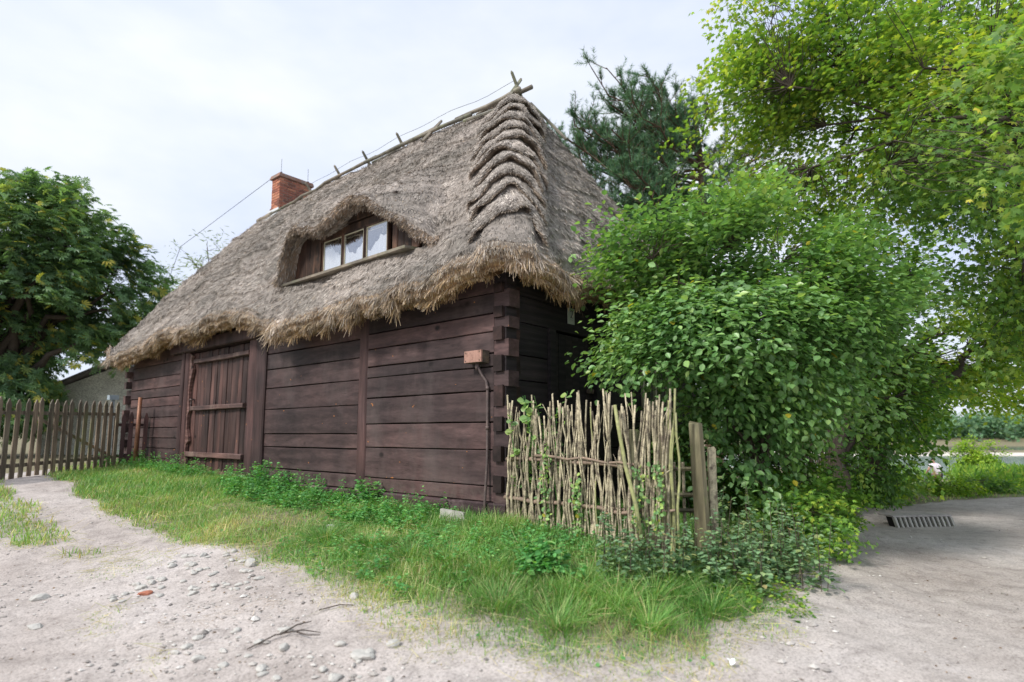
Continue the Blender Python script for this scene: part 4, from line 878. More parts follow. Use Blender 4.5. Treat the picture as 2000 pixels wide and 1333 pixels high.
def plant(name, label, cat, base, ells, ncl, lpc, T, lsize, m, spray=.5, trunk=None, r0=.15, nl=14, shell=.55, cut=-.15, nscale=.7, barkm='bark', group=None, droop=.25, tone=None, up=.75, twig=.012, seed=1, shift=None, parts=('trunk', 'foliage'), k=6, zmin=None, width=1., fil=None):
    rg = np.random.default_rng(seed); root = thing(name, label, cat, tuple(base), group)
    base = np.array(base, float); cl = ell_pts(ells, ncl, shell, seed, cut, nscale)
    if zmin is not None: cl = cl[cl[:, 2] > zmin]
    if fil is not None: cl = cl[fil(cl)]
    ncl = len(cl); cen = np.array([e[:3] for e in ells]).mean(0)
    tb = MB(); top = cen.copy() if trunk is None else np.array(trunk[-1], float)
    tp = np.array([base-np.array([0, 0, .2])]+[np.array(p, float) for p in (trunk or [base*.5+cen*.5, cen])])
    tt = np.linspace(0, 1, 12); seg = np.linspace(0, 1, len(tp)); tp = np.stack([np.interp(tt, seg, tp[:, j]) for j in range(3)], -1); tp[1:-1] += rg.normal(0, r0*.15, (10, 3))
    tr_ = np.linspace(r0*1.15, r0*.45, 12); tb.tube(tp, tr_, 10); nodes = [tp[4:]]; nr_ = [tr_[4:]]
    for i in range(min(nl, ncl)):
        tgt = cl[rg.integers(ncl)]*.75+cen*.25; st = rg.integers(3, 11); a = tp[st]
        if tgt[2] < a[2]-.3*np.linalg.norm(tgt-a): a = tp[3]
        P_ = curve3(a, tgt, 7, .12, .035, rg); R_ = np.linspace(tr_[st]*.6, max(twig*1.3, r0*.10), 7); tb.tube(P_, R_, 6, cap=False)
        dn = np.linspace(0, 1, 14); PP = np.stack([np.interp(dn, np.linspace(0, 1, 7), P_[:, j]) for j in range(3)], -1); nodes.append(PP[3:]); nr_.append(np.interp(dn, np.linspace(0, 1, 7), R_)[3:])
    nodes = np.concatenate(nodes)
    for c in cl:
        d = np.linalg.norm(nodes-c, axis=1)+np.maximum(0, nodes[:, 2]-c[2])*.3; a = nodes[d.argmin()]
        tb.tube(curve3(a, c, 4, .06, .06, rg), [twig, twig*.8, twig*.6, twig*.35], 4, cap=False)
    tb.build(parts[0], M[barkm], root, fix=False, smooth=True)
    out = nrm(cl-cen+rg.normal(0, .25, cl.shape)*np.linalg.norm(cl-cen, axis=1, keepdims=True)); out[:, 2] -= droop; out = nrm(out)
    I = np.repeat(np.arange(ncl), lpc); n = len(I); s_ = rg.random(n); sd = rg.choice([-1, 1], n)[:, None]
    o_ = out[I]; horiz = nrm(np.cross(o_, np.array([0, 0, 1.]))+1e-6)
    # every cluster is a few sub-twigs: leaves follow them in loose flat sprays
    sub = rg.integers(0, 5, n); sdir = nrm(o_+horiz*((sub-2)*.45)[:, None]+np.array([0, 0, 1.])*(((sub*7) % 5-2)*.16)[:, None])
    P_ = cl[I]-o_*spray*.25+sdir*(s_*spray)[:, None]+rg.normal(0, spray*.10, (n, 3)); P_[:, 2] -= (s_**2*spray*.25)
    yd = nrm(sdir*.7+horiz*sd*.8+rg.normal(0, .3, (n, 3))+np.array([0, 0, -.25])); nv = nrm(np.array([0, 0, up])+o_*.4+rg.normal(0, .35, (n, 3)))
    ct = rg.normal(0, .16, ncl)[I]; tn = np.clip(rg.beta(2, 3, n)+ct, 0, .97) if tone is None else tone(P_, rg, n)
    tn = np.where(rg.random(n) < .003, 1., tn)
    V, F, c = cards(T, P_, yd, nv, lsize*rg.uniform(.65, 1.2, n), width, tn, rg.random(n))
    link(raw_mesh(parts[1], V, [F], c), parts[1], M[m], root)
    return root
# ---------------------------------------------------------------- trees and shrubs
# broad dogwood in front of the gable
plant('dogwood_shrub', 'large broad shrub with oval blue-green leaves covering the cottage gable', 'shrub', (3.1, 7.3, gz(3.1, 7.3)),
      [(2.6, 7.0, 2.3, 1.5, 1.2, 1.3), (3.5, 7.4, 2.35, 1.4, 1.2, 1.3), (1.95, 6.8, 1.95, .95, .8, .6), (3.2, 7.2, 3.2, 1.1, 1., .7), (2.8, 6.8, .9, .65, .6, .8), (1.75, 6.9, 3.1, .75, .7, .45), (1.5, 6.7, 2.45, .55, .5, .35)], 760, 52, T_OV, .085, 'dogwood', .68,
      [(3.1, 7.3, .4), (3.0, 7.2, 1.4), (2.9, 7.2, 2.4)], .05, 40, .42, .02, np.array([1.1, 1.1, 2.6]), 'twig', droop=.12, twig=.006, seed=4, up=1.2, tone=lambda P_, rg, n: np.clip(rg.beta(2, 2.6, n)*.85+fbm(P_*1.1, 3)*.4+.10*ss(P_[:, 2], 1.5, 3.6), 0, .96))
# low growth at its foot
plant('currant_bush', 'small yellow-green bush at the bank right of the dogwood', 'shrub', (3.05, 6.75, gz(3.05, 6.75)), [(3.2, 6.6, -.05, .55, .4, .5), (3.75, 7.4, .05, .5, .5, .5)], 230, 36, T_MA, .055, 'midgreen', .22, [(3.0, 6.7, .1)], .02, 8, .5, -.4, 1.5, 'twig', twig=.004, seed=5)
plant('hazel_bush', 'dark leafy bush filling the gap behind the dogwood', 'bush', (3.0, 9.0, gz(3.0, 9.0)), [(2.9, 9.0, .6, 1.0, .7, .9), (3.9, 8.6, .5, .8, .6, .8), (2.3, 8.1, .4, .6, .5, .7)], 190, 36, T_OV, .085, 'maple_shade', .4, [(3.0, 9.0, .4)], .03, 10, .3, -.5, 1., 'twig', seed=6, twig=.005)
# overhanging maple: trunk outside the frame on the right
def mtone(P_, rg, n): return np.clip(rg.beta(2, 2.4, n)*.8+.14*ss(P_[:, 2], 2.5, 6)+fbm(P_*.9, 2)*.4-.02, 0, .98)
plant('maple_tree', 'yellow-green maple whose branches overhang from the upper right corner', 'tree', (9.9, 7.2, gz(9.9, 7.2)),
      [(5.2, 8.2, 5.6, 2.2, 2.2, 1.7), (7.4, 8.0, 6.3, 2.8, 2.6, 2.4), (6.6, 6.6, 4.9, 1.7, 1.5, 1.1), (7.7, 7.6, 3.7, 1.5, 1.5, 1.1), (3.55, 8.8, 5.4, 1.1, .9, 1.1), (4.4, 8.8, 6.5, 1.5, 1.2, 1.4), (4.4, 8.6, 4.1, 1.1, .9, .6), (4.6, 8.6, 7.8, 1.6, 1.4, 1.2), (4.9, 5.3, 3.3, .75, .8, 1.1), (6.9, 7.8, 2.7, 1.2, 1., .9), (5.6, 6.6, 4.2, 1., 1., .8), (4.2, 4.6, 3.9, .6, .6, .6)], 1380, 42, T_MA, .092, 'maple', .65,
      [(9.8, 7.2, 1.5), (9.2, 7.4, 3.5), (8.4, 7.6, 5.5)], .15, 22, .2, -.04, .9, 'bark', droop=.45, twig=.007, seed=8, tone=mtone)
plant('shaded_maple_tree', 'dark leafy tree behind the yellow-green maple at the right edge', 'tree', (14.5, 13.5, gz(14.5, 13.5)),
      [(10.6, 12.5, 6.8, 1.8, 2, 2.6), (12.5, 13, 8.5, 3, 3, 3), (8.3, 11.5, 10.4, 1.5, 1.4, 1.2), (11.6, 12.2, 4.0, 1.3, 1.4, 1.0)], 480, 44, T_MA, .14, 'maple_shade', .85,
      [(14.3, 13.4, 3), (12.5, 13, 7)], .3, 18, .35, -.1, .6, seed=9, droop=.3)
# middle distance, right
plant('elm_tree', 'full bright green tree between the dogwood and the river view', 'tree', (8.1, 13.5, gz(8.1, 13.5)),
      [(9.2, 13.6, 3.1, 2.5, 2, 1.6), (10.9, 14.2, 2.9, 2.2, 1.7, .9), (7.8, 13.0, 1.7, 1.6, 1.4, 1.3), (7.6, 12.6, 4.2, 1.6, 1.5, 1.0), (12.8, 15.2, 2.1, 1.5, 1.4, .6)], 560, 46, T_DI, .14, 'midgreen', .7,
      [(8.2, 13.5, 1.5), (8.8, 13.5, 3)], .28, 20, .55, -.2, .6, seed=10, tone=lambda P_, rg, n: np.clip(rg.beta(2, 2.6, n)+.35*fbm(P_*.7, 2)+.05+.30*ss(P_[:, 0], 9, 11), 0, .98))  # leaves lighter to the right: sunlit side put into the tone
plant('old_willow_trunk', 'thick dark forked trunk standing beside the reed fence', 'tree', (5.75, 10.4, gz(5.75, 10.4)),
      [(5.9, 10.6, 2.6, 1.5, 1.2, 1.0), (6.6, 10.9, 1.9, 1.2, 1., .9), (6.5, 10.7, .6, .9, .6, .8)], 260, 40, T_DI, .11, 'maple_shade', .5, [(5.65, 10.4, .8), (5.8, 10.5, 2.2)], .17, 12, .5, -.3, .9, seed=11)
for k, (x, y, r_, h_, mm_, lab) in enumerate([(6.6, 11.6, .6, .5, 'maple_shade', 'dark green bush on the bank under the elm'), (7.8, 12.9, .7, .5, 'midgreen', 'mid green bush on the bank nearer the seated person'), (8.9, 14.4, .7, .55, 'midgreen', 'leafy bush just left of the seated person'), (10.9, 14.9, .75, .30, 'limegreen', 'bright low bush below the seated person'), (12.5, 15.9, .8, .30, 'midgreen', 'rounded green shrub right of the bright low bush')]):
    z_ = gz(x, y); plant('bush', lab, 'bush', (x, y, z_), [(x, y, z_+h_*.5, r_, r_*.8, h_)], 110, 36, T_DI, .08, mm_, .22, [(x, y, z_+.3)], .03, 6, .4, -.5, 1., 'twig', group='bushes along the bank', seed=30+k, twig=.006)
x, y = 22.0, 28.; z_ = gz(x, y)
plant('sapling_bush', 'lime green young tree in front of the river water', 'bush', (x, y, z_), [(x, y, z_+1.3, 1.15, 1., 1.0), (x-.5, y, z_+2.0, .5, .5, .5)], 150, 34, T_DI, .13, 'limegreen', .5, [(x, y, z_+1.)], .05, 10, .3, -.3, .9, 'twig', seed=40, twig=.01)
# left: chestnut, its paler neighbour and a thin willow
def ctone(P_, rg, n): return np.where(rg.random(n) < .06, .97, np.clip(rg.beta(2, 3, n)+fbm(P_*.6, 2)*.3, 0, .9))
plant('chestnut_tree', 'big dark green horse chestnut tree at the left edge', 'tree', (-19.2, 21.5, .1),
      [(-20.4, 21.5, 6.0, 4.3, 3.4, 3.4), (-17.6, 21, 8.0, 2.9, 2.5, 2.2), (-21.5, 20, 8.6, 2.6, 2.5, 2.4), (-15.3, 21.5, 6.1, 1.8, 2., 2.1), (-18.9, 20.6, 3.7, 1.6, 1.6, 1.5), (-20.5, 19.6, 3.4, 2.6, 1.8, 1.8), (-21., 20.6, 1.7, 3.2, 1.4, 1.3), (-17.5, 20.6, 2.5, 1.2, 1.1, 1.3), (-15.7, 22, 4.6, 1.4, 1.2, .8), (-18.6, 22, 2.5, 1.5, 1.3, 1.6), (-14.9, 20.8, 4.3, 1.0, .9, .7)], 1040, 34, T_CH, .26, 'chestnut', .9,
      [(-19.2, 21.5, 2.5), (-19, 21.4, 6)], .4, 24, .6, -.2, .45, seed=50, tone=ctone, droop=.25)
plant('linden_tree', 'paler green tree between the chestnut and the thatched eave', 'tree', (-15.6, 27, .2), [(-15.4, 27, 5.0, 2.0, 1.8, 2.6)], 170, 40, T_DI, .20, 'midgreen', .8, [(-15.5, 27, 3)], .2, 10, .4, -.2, .6, seed=51)
plant('thin_willow_tree', 'sparse wispy willow twigs rising behind the thatched roof', 'tree', (-13.6, 26, .2), [(-13.6, 26, 8.0, 2.1, 1.2, 2.3), (-11.9, 26, 9.3, 1.2, .9, 1.0), (-15.4, 26, 7.2, 1.3, .9, 1.4)], 95, 15, T_LO, .26, 'willow', 1.0, [(-13.6, 26, 3), (-13.4, 26, 6.2)], .12, 16, .2, -.5, .6, 'twig', seed=52, up=.2, droop=-.5, twig=.014)
# pine behind the cottage
pt = thing('pine_tree', 'dark blue-green pine with upright candle shoots behind the roof', 'tree', (5.6, 17.5, 0.))
tb = MB(); trunk = np.array([(6.0, 17.6, -.3), (5.9, 17.6, 3), (5.75, 17.5, 6), (5.9, 17.4, 8.6), (5.7, 17.4, 11.4)]); tb.tube(trunk, [.26, .23, .19, .13, .05], 9)
shoots = []; rg = np.random.default_rng(61)
for i in range(112):
    h = rg.uniform(2.5, 11.0); q = (h+.3)/11.7; h = min(h, 10.9); a = np.array([np.interp(h, trunk[:, 2], trunk[:, j]) for j in range(3)])
    az = rg.uniform(0, 2*math.pi); az = az if rg.random() < .4 else rg.uniform(2.3, 4.2)
    L_ = 5.3*(1-q**5)**.6*rg.uniform(.55, 1.08)*(1. if 2.2 < az < 4.1 else .75)
    if L_ < .7: L_ = .7
    e = a+np.array([math.cos(az)*L_, math.sin(az)*L_*.8, L_*rg.uniform(.12, .5)]); P_ = curve3(a, e, 7, -.10, .025, rg); tb.tube(P_, np.linspace(.07*(1-q)+.03, .015, 7), 6, cap=False)
    for j in range(int(5+L_*4.2)):
        t = rg.uniform(.25, 1.); bp = np.array([np.interp(t, np.linspace(0, 1, 7), P_[:, m_]) for m_ in range(3)])
        d = nrm(np.array([rg.normal(0, .55)+math.cos(az)*.4, rg.normal(0, .55)+math.sin(az)*.4, rg.uniform(.35, 1.0)])); l = rg.uniform(.35, .95); ep = bp+d*l+np.array([0, 0, .1*l]); tb.tube([bp, (bp+ep)/2-np.array([0, 0, .03]), ep], [.014, .01, .006], 4, cap=False)
        shoots.append((bp+(ep-bp)*.3, ep))
        for s2 in range(2):
            b2_ = bp+(ep-bp)*rg.uniform(.3, .8); e2_ = b2_+nrm(d+rg.normal(0, .6, 3)+np.array([0, 0, .5]))*rg.uniform(.2, .45); shoots.append((b2_, e2_))
for i in range(9):
    e = np.array([5.7+rg.normal(0, .3), 17.4+rg.normal(0, .3), 11.6+rg.uniform(-.8, .6)]); shoots.append((e-np.array([0, 0, .8]), e))
tb.build('trunk', M['bark_pine'], pt, fix=False, smooth=True)
S0 = np.array([s_[0] for s_ in shoots]); S1 = np.array([s_[1] for s_ in shoots]); npz = 50; I = np.repeat(np.arange(len(S0)), npz); t_ = rg.random(len(I))[:, None]
ax = nrm(S1-S0)[I]; rd = nrm(rg.normal(size=(len(I), 3))); rd = nrm(rd-(rd*ax).sum(1, keepdims=True)*ax); yd = nrm(ax*rg.uniform(.35, 1., (len(I), 1))+rd*.8)
T_N = (np.array([[-.5, 0, 0], [.5, 0, 0], [0, 1, 0]]), np.array([[0, 1, 2]]))
V, F, c = cards(T_N, S0[I]*(1-t_)+S1[I]*t_, yd, rdir(len(I)), rg.uniform(.10, .17, len(I)), .10, np.clip(rg.beta(2, 2.4, len(I))+.3*(t_[:, 0]-.5), 0, 1))
link(raw_mesh('needles', V, [F], c), 'needles', M['needle'], pt)
print('pine shoots', len(S0))
# far bank wood: too far and merged to count
P_ = []; rg = np.random.default_rng(70)
cl = np.stack([rg.uniform(60, 420, 2600), rg.uniform(174, 208, 2600), np.zeros(2600)], -1); hh = 5+3*fbm(p3(cl[:, 0]*.03, cl[:, 1]*.03), 3)*2; cl[:, 2] = -2.+rg.random(2600)**.7*np.maximum(hh, 2.5)*1.2
I = np.repeat(np.arange(2600), 22); q = cl[I]+rg.normal(0, 1.1, (len(I), 3))
V, F, c = cards(T_DI, q, rdir(len(I)), nrm(np.array([0, -.4, .8])+rg.normal(0, .4, (len(I), 3))), rg.uniform(.9, 1.7, len(I)), 1.2, np.clip(rg.beta(2, 2, len(I))+rg.normal(0, .2, 2600)[I], 0, 1))
o = link(raw_mesh('far_wood', V, [F], c), 'far_wood', M['farleaf'], None); tag(o, 'hazy green wood along the far river bank', 'wood', kind='stuff')
# ---------------------------------------------------------------- grass, weeds, ivy
def blades(x, y, h, w_, lean=.35, tone=None, rg=rng):
    n = len(x); P_ = np.stack([x, y, terrain(x, y)-.005], -1); az = rg.uniform(0, 2*math.pi, n); l_ = np.abs(rg.normal(0, lean, n))
    yd = nrm(np.stack([np.cos(az)*l_, np.sin(az)*l_, np.ones(n)], -1)); nv = np.stack([np.cos(az), np.sin(az), np.zeros(n)], -1)+rg.normal(0, .2, (n, 3))
    return cards(T_GR, P_, yd, nv, h, w_/h, tone)
def scatter(n, x0, x1, y0, y1, f, rg):
    x = rg.uniform(x0, x1, n); y = rg.uniform(y0, y1, n); k = rg.random(n) < f(x, y); return x[k], y[k]
def uvd(x, y): rx = x-P0[0]; ry = y-P0[1]; return rx*FD[0]+ry*FD[1], rx*SD[0]+ry*SD[1]
def inhouse(x, y): u, v = uvd(x, y); return (np.hypot(x+.66, y-6.78) < .12) | (u > -.02) & (u < 12.35) & (v > -.04) & (v < 5.8)
rg = np.random.default_rng(80)
def near_w(x, y):                                  # denser close to the camera, lawn lush near wall
    d = np.hypot(x, y); return np.clip((5.2/d)**1.3, .12, 1)
x, y = scatter(1000000, -10, 5.5, 3.2, 15, lambda x, y: grassmask(x, y)*near_w(x, y)*~inhouse(x, y)*np.clip(.34+.62*inner(x, y)+1.5*fbm(p3(x*1.9, y*1.9, 5), 3), .34, 1), rg); inn_ = inner(x, y)
u_, v_ = uvd(x, y); edge = np.clip(grassmask(x, y), 0, 1)
wall = np.exp(-(np.maximum(-v_, 0)/.55)**2)*(u_ > -.5)*(u_ < 12); lush = np.clip(fbm(p3(x*.8, y*.8, 30), 3)*1.2+.5+ss(u_, 4, -1)*.3, 0, 1)
h = (.03+.065*rg.random(len(x))+.12*lush*rg.random(len(x))*ss(edge, .7, 1)+.05*wall)*(.45+.55*edge)*(.42+.58*inn_)
dry = fbm(p3(x*1.5, y*1.5, 50), 3); tn = np.clip(rg.beta(2, 3, len(x))+.55*dry+.25*(1-edge)+.18*(1-inn_)+.10*(1-lush)-.04, 0, 1)
V, F, c = blades(x, y, h, rg.uniform(.003, .006, len(x))*(1+np.hypot(x, y)/16), .5, tn, rg)
g1 = link(raw_mesh('grass', V, [F], c), 'grass', M['grass'], None); tag(g1, 'green and straw-dry grass on the verge below the cottage wall', 'grass', kind='stuff'); print('blades', len(x))
x, y = scatter(34000, -10, 4.5, 3.3, 14, lambda x, y: (grassmask(x, y) > .7)*inner(x, y)*near_w(x, y)*1.3*~inhouse(x, y)*(fbm(p3(x*1.7, y*1.7, 77), 3) > -.05), rg); n = len(x)
az = rg.uniform(0, 6.28, n); V, F, c = cards(T_OV, np.stack([x, y, terrain(x, y)+rg.uniform(.004, .06, n)], -1), np.stack([np.cos(az), np.sin(az), rg.normal(.15, .3, n)], -1), nrm(np.array([0, 0, 1.])+rg.normal(0, .3, (n, 3))), rg.uniform(.012, .032, n), 1.3)
o = link(raw_mesh('clover', V, [F], c), 'clover', M['nettle'], None); tag(o, 'small round-leaved ground weeds mixed through the verge grass', 'ground weeds', kind='stuff')
x, y = scatter(14000, -7, 5, 3.3, 9, lambda x, y: (grassmask(x, y) > .15)*near_w(x, y)*1.2*~inhouse(x, y), rg); n = len(x); az = rg.uniform(0, 6.28, n); ll = rg.uniform(.05, .22, n)
V, F, c = cards((np.array([[-.5, 0, 0], [.5, 0, 0], [.35, 1, 0], [-.35, 1, 0]]), np.array([[0, 1, 2, 3]])), np.stack([x, y, terrain(x, y)+rg.uniform(.004, .07, n)], -1), np.stack([np.cos(az), np.sin(az), rg.normal(.05, .25, n)], -1), rdir(n), ll, .0035/ll, rg.uniform(.7, 1, n))
o = link(raw_mesh('dry_stalks', V, [F], c), 'dry_stalks', M['grass'], None); tag(o, 'dry straw-coloured stalks lying among the grass', 'dry stalks', kind='stuff')
x, y = scatter(2600, -6, 8, 3.3, 10, lambda x, y: (grassmask(x, y) < .4)*np.clip(5/np.hypot(x, y), 0, 1)**2*(.25+.75*(fbm(p3(x, y, 7), 3) > .05)), rg); n = len(x); az = rg.uniform(0, 6.28, n)
V, F, c = cards(T_DI, np.stack([x, y, terrain(x, y)+.006], -1), np.stack([np.cos(az), np.sin(az), rg.normal(0, .15, n)], -1), nrm(np.array([0, 0, 1.])+rg.normal(0, .3, (n, 3))), rg.uniform(.01, .035, n), .9, rg.random(n))
o = link(raw_mesh('leaf_litter', V, [F], c), 'leaf_litter', M['litter'], None); tag(o, 'scattered brown leaf crumbs and debris on the sandy ground', 'litter', kind='stuff')
# longer drooping tussocks
tc_ = [(-.55, 5.35), (-.2, 5.1), (.1, 5.45), (-.95, 5.6), (.45, 4.7), (.8, 4.6), (1.1, 4.75), (.62, 4.95), (-.1, 4.5), (.3, 4.2), (.95, 4.25), (-1.4, 6.0), (-.4, 5.9), (1.3, 5.0), (1.7, 5.1), (-2.0, 6.5), (1.5, 4.6), (-.35, 6.55), (-.15, 6.45)]
parts_ = []
for a, d_ in tc_:
    n = 320; r = np.abs(rg.normal(0, .13, n)); t = rg.uniform(0, 2*math.pi, n); x = a+r*np.cos(t); y = d_+r*np.sin(t); hh = rg.uniform(.12, .30, n)
    P_ = np.stack([x, y, terrain(x, y)-.01], -1); yd = nrm(np.stack([np.cos(t)*.5+rg.normal(0, .25, n), np.sin(t)*.5+rg.normal(0, .25, n), np.ones(n)], -1)); nv = -np.stack([np.cos(t), np.sin(t), -.2+np.zeros(n)], -1)
    parts_.append(cards((T_GR[0]*np.array([1, 1, -1.6]), T_GR[1]), P_, yd, nv, hh, .006/hh, np.clip(rg.beta(2, 4, n)+(rg.random(n) < .12)*.4, 0, 1)))
V, F, c = merge(parts_); o = link(raw_mesh('long_grass', V, F, c), 'long_grass', M['grass'], None); tag(o, 'long drooping grass tussocks in front of the wattle fence', 'grass', kind='stuff')
# distant and left-hand turf, bank turf on the right
x, y = scatter(90000, -14, -4.5, 6.5, 22, lambda x, y: (grassmask(x, y) > .5)*(~inhouse(x, y))*.8, rg)
x2, y2 = scatter(60000, 3.5, 20, 7.5, 26, lambda x, y: (grassmask(x, y) > .5)*(~inhouse(x, y))*.5, rg)
x = np.r_[x, x2]; y = np.r_[y, y2]; n = len(x)
V, F, c = blades(x, y, rg.uniform(.05, .13, n), rg.uniform(.010, .018, n), .45, np.clip(rg.beta(2, 3, n)+fbm(p3(x, y), 3)*.5+.12, 0, 1), rg)
o = link(raw_mesh('lawn_grass', V, [F], c), 'lawn_grass', M['grass'], None); tag(o, 'sunlit lawn grass by the picket fence and along the far bank', 'grass', kind='stuff')
# broad-leaved weeds as ground cover
def weeds(name, pts, hts, m, T, lsize, label, nlv=26, bare=.0, kind='stuff', cat='weeds', spread=.07, rg=rg, tonef=None, up=.8):
    tb = MB(); L_ = []
    for (x, y), hgt in zip(pts, hts):
        z = gz(x, y); ln_ = np.array([rg.normal(0, .12)*hgt, rg.normal(0, .12)*hgt]); st = np.array([(x, y, z-.02), (x+ln_[0]*.5, y+ln_[1]*.5, z+hgt*.5), (x+ln_[0], y+ln_[1], z+hgt)])
        tb.tube(st, [.004, .0035, .002], 4, cap=False)
        n = int(nlv*(.6+.8*rg.random())); t = bare+(1-bare)*rg.random(n); P_ = np.stack([np.interp(t, [0, .5, 1], st[:, j]) for j in range(3)], -1)
        az = rg.uniform(0, 2*math.pi, n); o_ = np.stack([np.cos(az), np.sin(az), rg.normal(.1, .25, n)], -1); P_ = P_+o_*spread*(1.15-t)[:, None]*rg.random(n)[:, None]
        L_.append(cards(T, P_, nrm(o_+np.array([0, 0, -.15])), nrm(np.array([0, 0, up])+o_*.3+rg.normal(0, .25, (n, 3))), lsize*rg.uniform(.6, 1.15, n)*(1.1-.45*t), 1., None if tonef is None else tonef(n, rg)))
    V, F, c = merge(L_)
    if kind == 'stuff':
        o = link(raw_mesh(name, V, F, c), name, M[m], None); tag(o, label, cat, kind='stuff'); return o
    x, y = pts[0]; r = thing(name, label, cat, (x, y, gz(x, y))); tb.build('stem', M['nettle' if m != 'weed' else 'twig'], r, fix=False); link(raw_mesh('leaves', V, F, c), 'leaves', M[m], r); return r
def along(u0, u1, v0, v1, n):
    uu = rg.uniform(u0, u1, n); vv = -rg.uniform(v0, v1, n); P_ = H(uu, vv, 0*uu); return [(a, b) for a, b in P_[:, :2]]
p1 = along(.3, 5.0, .10, 1.0, 520)+along(5, 11.5, .10, .6, 330)
p1 = [(a, b) for a, b in p1 if fbm(np.array([[a*1.3, b*1.3, 2]]), 2)[0] > -.22]
weeds('nettle_patch', p1, rg.uniform(.08, .24, len(p1))+.20*(rg.random(len(p1)) < .25), 'nettle', T_OV, .06, 'low bright green nettles growing along the foot of the boards', 22)
p2 = [(rg.normal(-.35, .75), rg.normal(5.75, .38)) for _ in range(330)]; p2 = [(a, b) for a, b in p2 if grassmask(np.array([a]), np.array([b]))[0] > .8 and not inhouse(np.array([a]), np.array([b]))[0]]
weeds('weed_patch', p2, rg.uniform(.05, .2, len(p2)), 'nettle', T_OV, .05, 'mixed leafy weeds among the grass before the corner', 18)
for k, (a, b, hgt, lab) in enumerate([(-4.05, 9.75, .52, 'tall nettle standing against the boards right of the barn door'), (-3.55, 9.2, .42, 'shorter nettle right of the tallest nettle by the door'), (-2.0, 8.15, .34, 'nettle before the middle post of the board wall'), (-9.0, 13.0, .35, 'leafy weed at the foot of the rusty pole')]):
    weeds('nettle_plant', [(a+rg.normal(0, .09), b+rg.normal(0, .09)) for _ in range(9)], rg.uniform(.7, 1.1, 9)*hgt, 'nettle', T_OV, .085, lab, 26, .1, 'thing', 'plant', .05)
weeds('broad_leaf_weed', [(.22+rg.normal(0, .13), 5.05+rg.normal(0, .10)) for _ in range(26)], rg.uniform(.12, .34, 26), 'nettle', T_OV, .085, 'bushy broad-leaved weed at centre of the grass before the wattle fence', 30, .1, 'thing', 'plant', .07)
# creeping tangle at the foot of the fence
p3_ = [(rg.uniform(.75, 2.1), rg.uniform(4.95, 5.5)) for _ in range(60)]
def wt(n, rg): return np.clip(rg.beta(2, 2.2, n), 0, 1)
weeds('bindweed_tangle', p3_, rg.uniform(.12, .55, 60), 'weed', T_OV, .068, 'dusty blue-green tangle of creepers at the foot of the wattle fence', 44, .0, 'thing', 'creeper', .11, tonef=wt)
p4 = [(rg.uniform(1.8, 2.9), rg.uniform(5.3, 6.3)) for _ in range(70)]
weeds('bramble_tangle', p4, rg.uniform(.2, .75, 70), 'weed', T_OV, .07, 'straggling yellowing stems under the dogwood right of the gate post', 40, .05, 'thing', 'creeper', .10, tonef=wt)
weeds('low_roadside_weed', [(rg.uniform(1.5, 2.3), rg.uniform(4.5, 5.1)) for _ in range(34)], rg.uniform(.05, .2, 34), 'midgreen', T_OV, .045, 'sparse small weeds on the sandy bank edge', 16)
# vines climbing the sticks
for k, (q, z0, z1, lab) in enumerate([(.36, -.1, .75, 'bindweed vine climbing the gap in the sticks'), (.62, -.15, .45, 'small-leaved vine low on the middle sticks'), (1.05, -.1, .55, 'leafy vine climbing near the leaning pale stick'), (1.2, .0, .65, 'thin vine on the last green sticks')]):
    p_ = fpos(q)+fnv*.045; zz_ = np.linspace(z0, z1, 12); P_ = np.stack([p_[0]+.02*np.sin(zz_*14+k), p_[1]+.02*np.cos(zz_*14), zz_], -1); r = thing('climbing_vine', lab, 'vine', tuple(P_[0])); MB().tube(P_, .003, 4).build('stem', M['nettle'], r, fix=False)
    n = 110; t = rg.random(n)*11; PP = np.stack([np.interp(t, np.arange(12), P_[:, j]) for j in range(3)], -1)+rg.normal(0, .035, (n, 3)); PP[:, :2] += fnv*.03
    V, F, c = cards(T_OV, PP, nrm(rg.normal(size=(n, 3))+np.array([0, 0, -.5])), nrm(np.array([fnv[0], fnv[1], .5])+rg.normal(0, .3, (n, 3))), rg.uniform(.025, .05, n), 1.2); link(raw_mesh('leaves', V, [F], c), 'leaves', M['dogwood'], r)
# leafy shoots rising behind the sticks by the dark wall
for k, (x, y, h0, lab) in enumerate([(.12, 6.75, 1.38, 'leafy shoot beside the corner logs above the fence'), (.47, 6.55, 1.38, 'taller leafy shoot rising behind the wattle fence')]):
    r = thing('leafy_shoot', lab, 'plant', (x, y, gz(x, y))); b = MB(); L_ = []
    for j in range(5):
        tx, ty = x+rg.normal(0, .13), y+rg.normal(0, .08); h1 = h0-rg.random()*.35; P_ = curve3(np.array([x, y, -.2]), np.array([tx, ty, h1]), 5, 0, .02); b.tube(P_, [.006, .005, .004, .003, .002], 5, cap=False)
        n = 20; t = .35+.65*rg.random(n); PP = np.stack([np.interp(t, np.linspace(0, 1, 5), P_[:, m_]) for m_ in range(3)], -1); az = rg.uniform(0, 6.28, n); o_ = np.stack([np.cos(az), np.sin(az), .1+0*az], -1)
        L_.append(cards(T_OV, PP, o_, nrm(np.array([-.2, -.6, .7])+rg.normal(0, .3, (n, 3))), rg.uniform(.06, .095, n), 1.25, rg.uniform(.4, .9, n)))
    b.build('stem', M['nettle'], r, fix=False); V, F, c = merge(L_); link(raw_mesh('leaves', V, F, c), 'leaves', M['dogwood'], r)

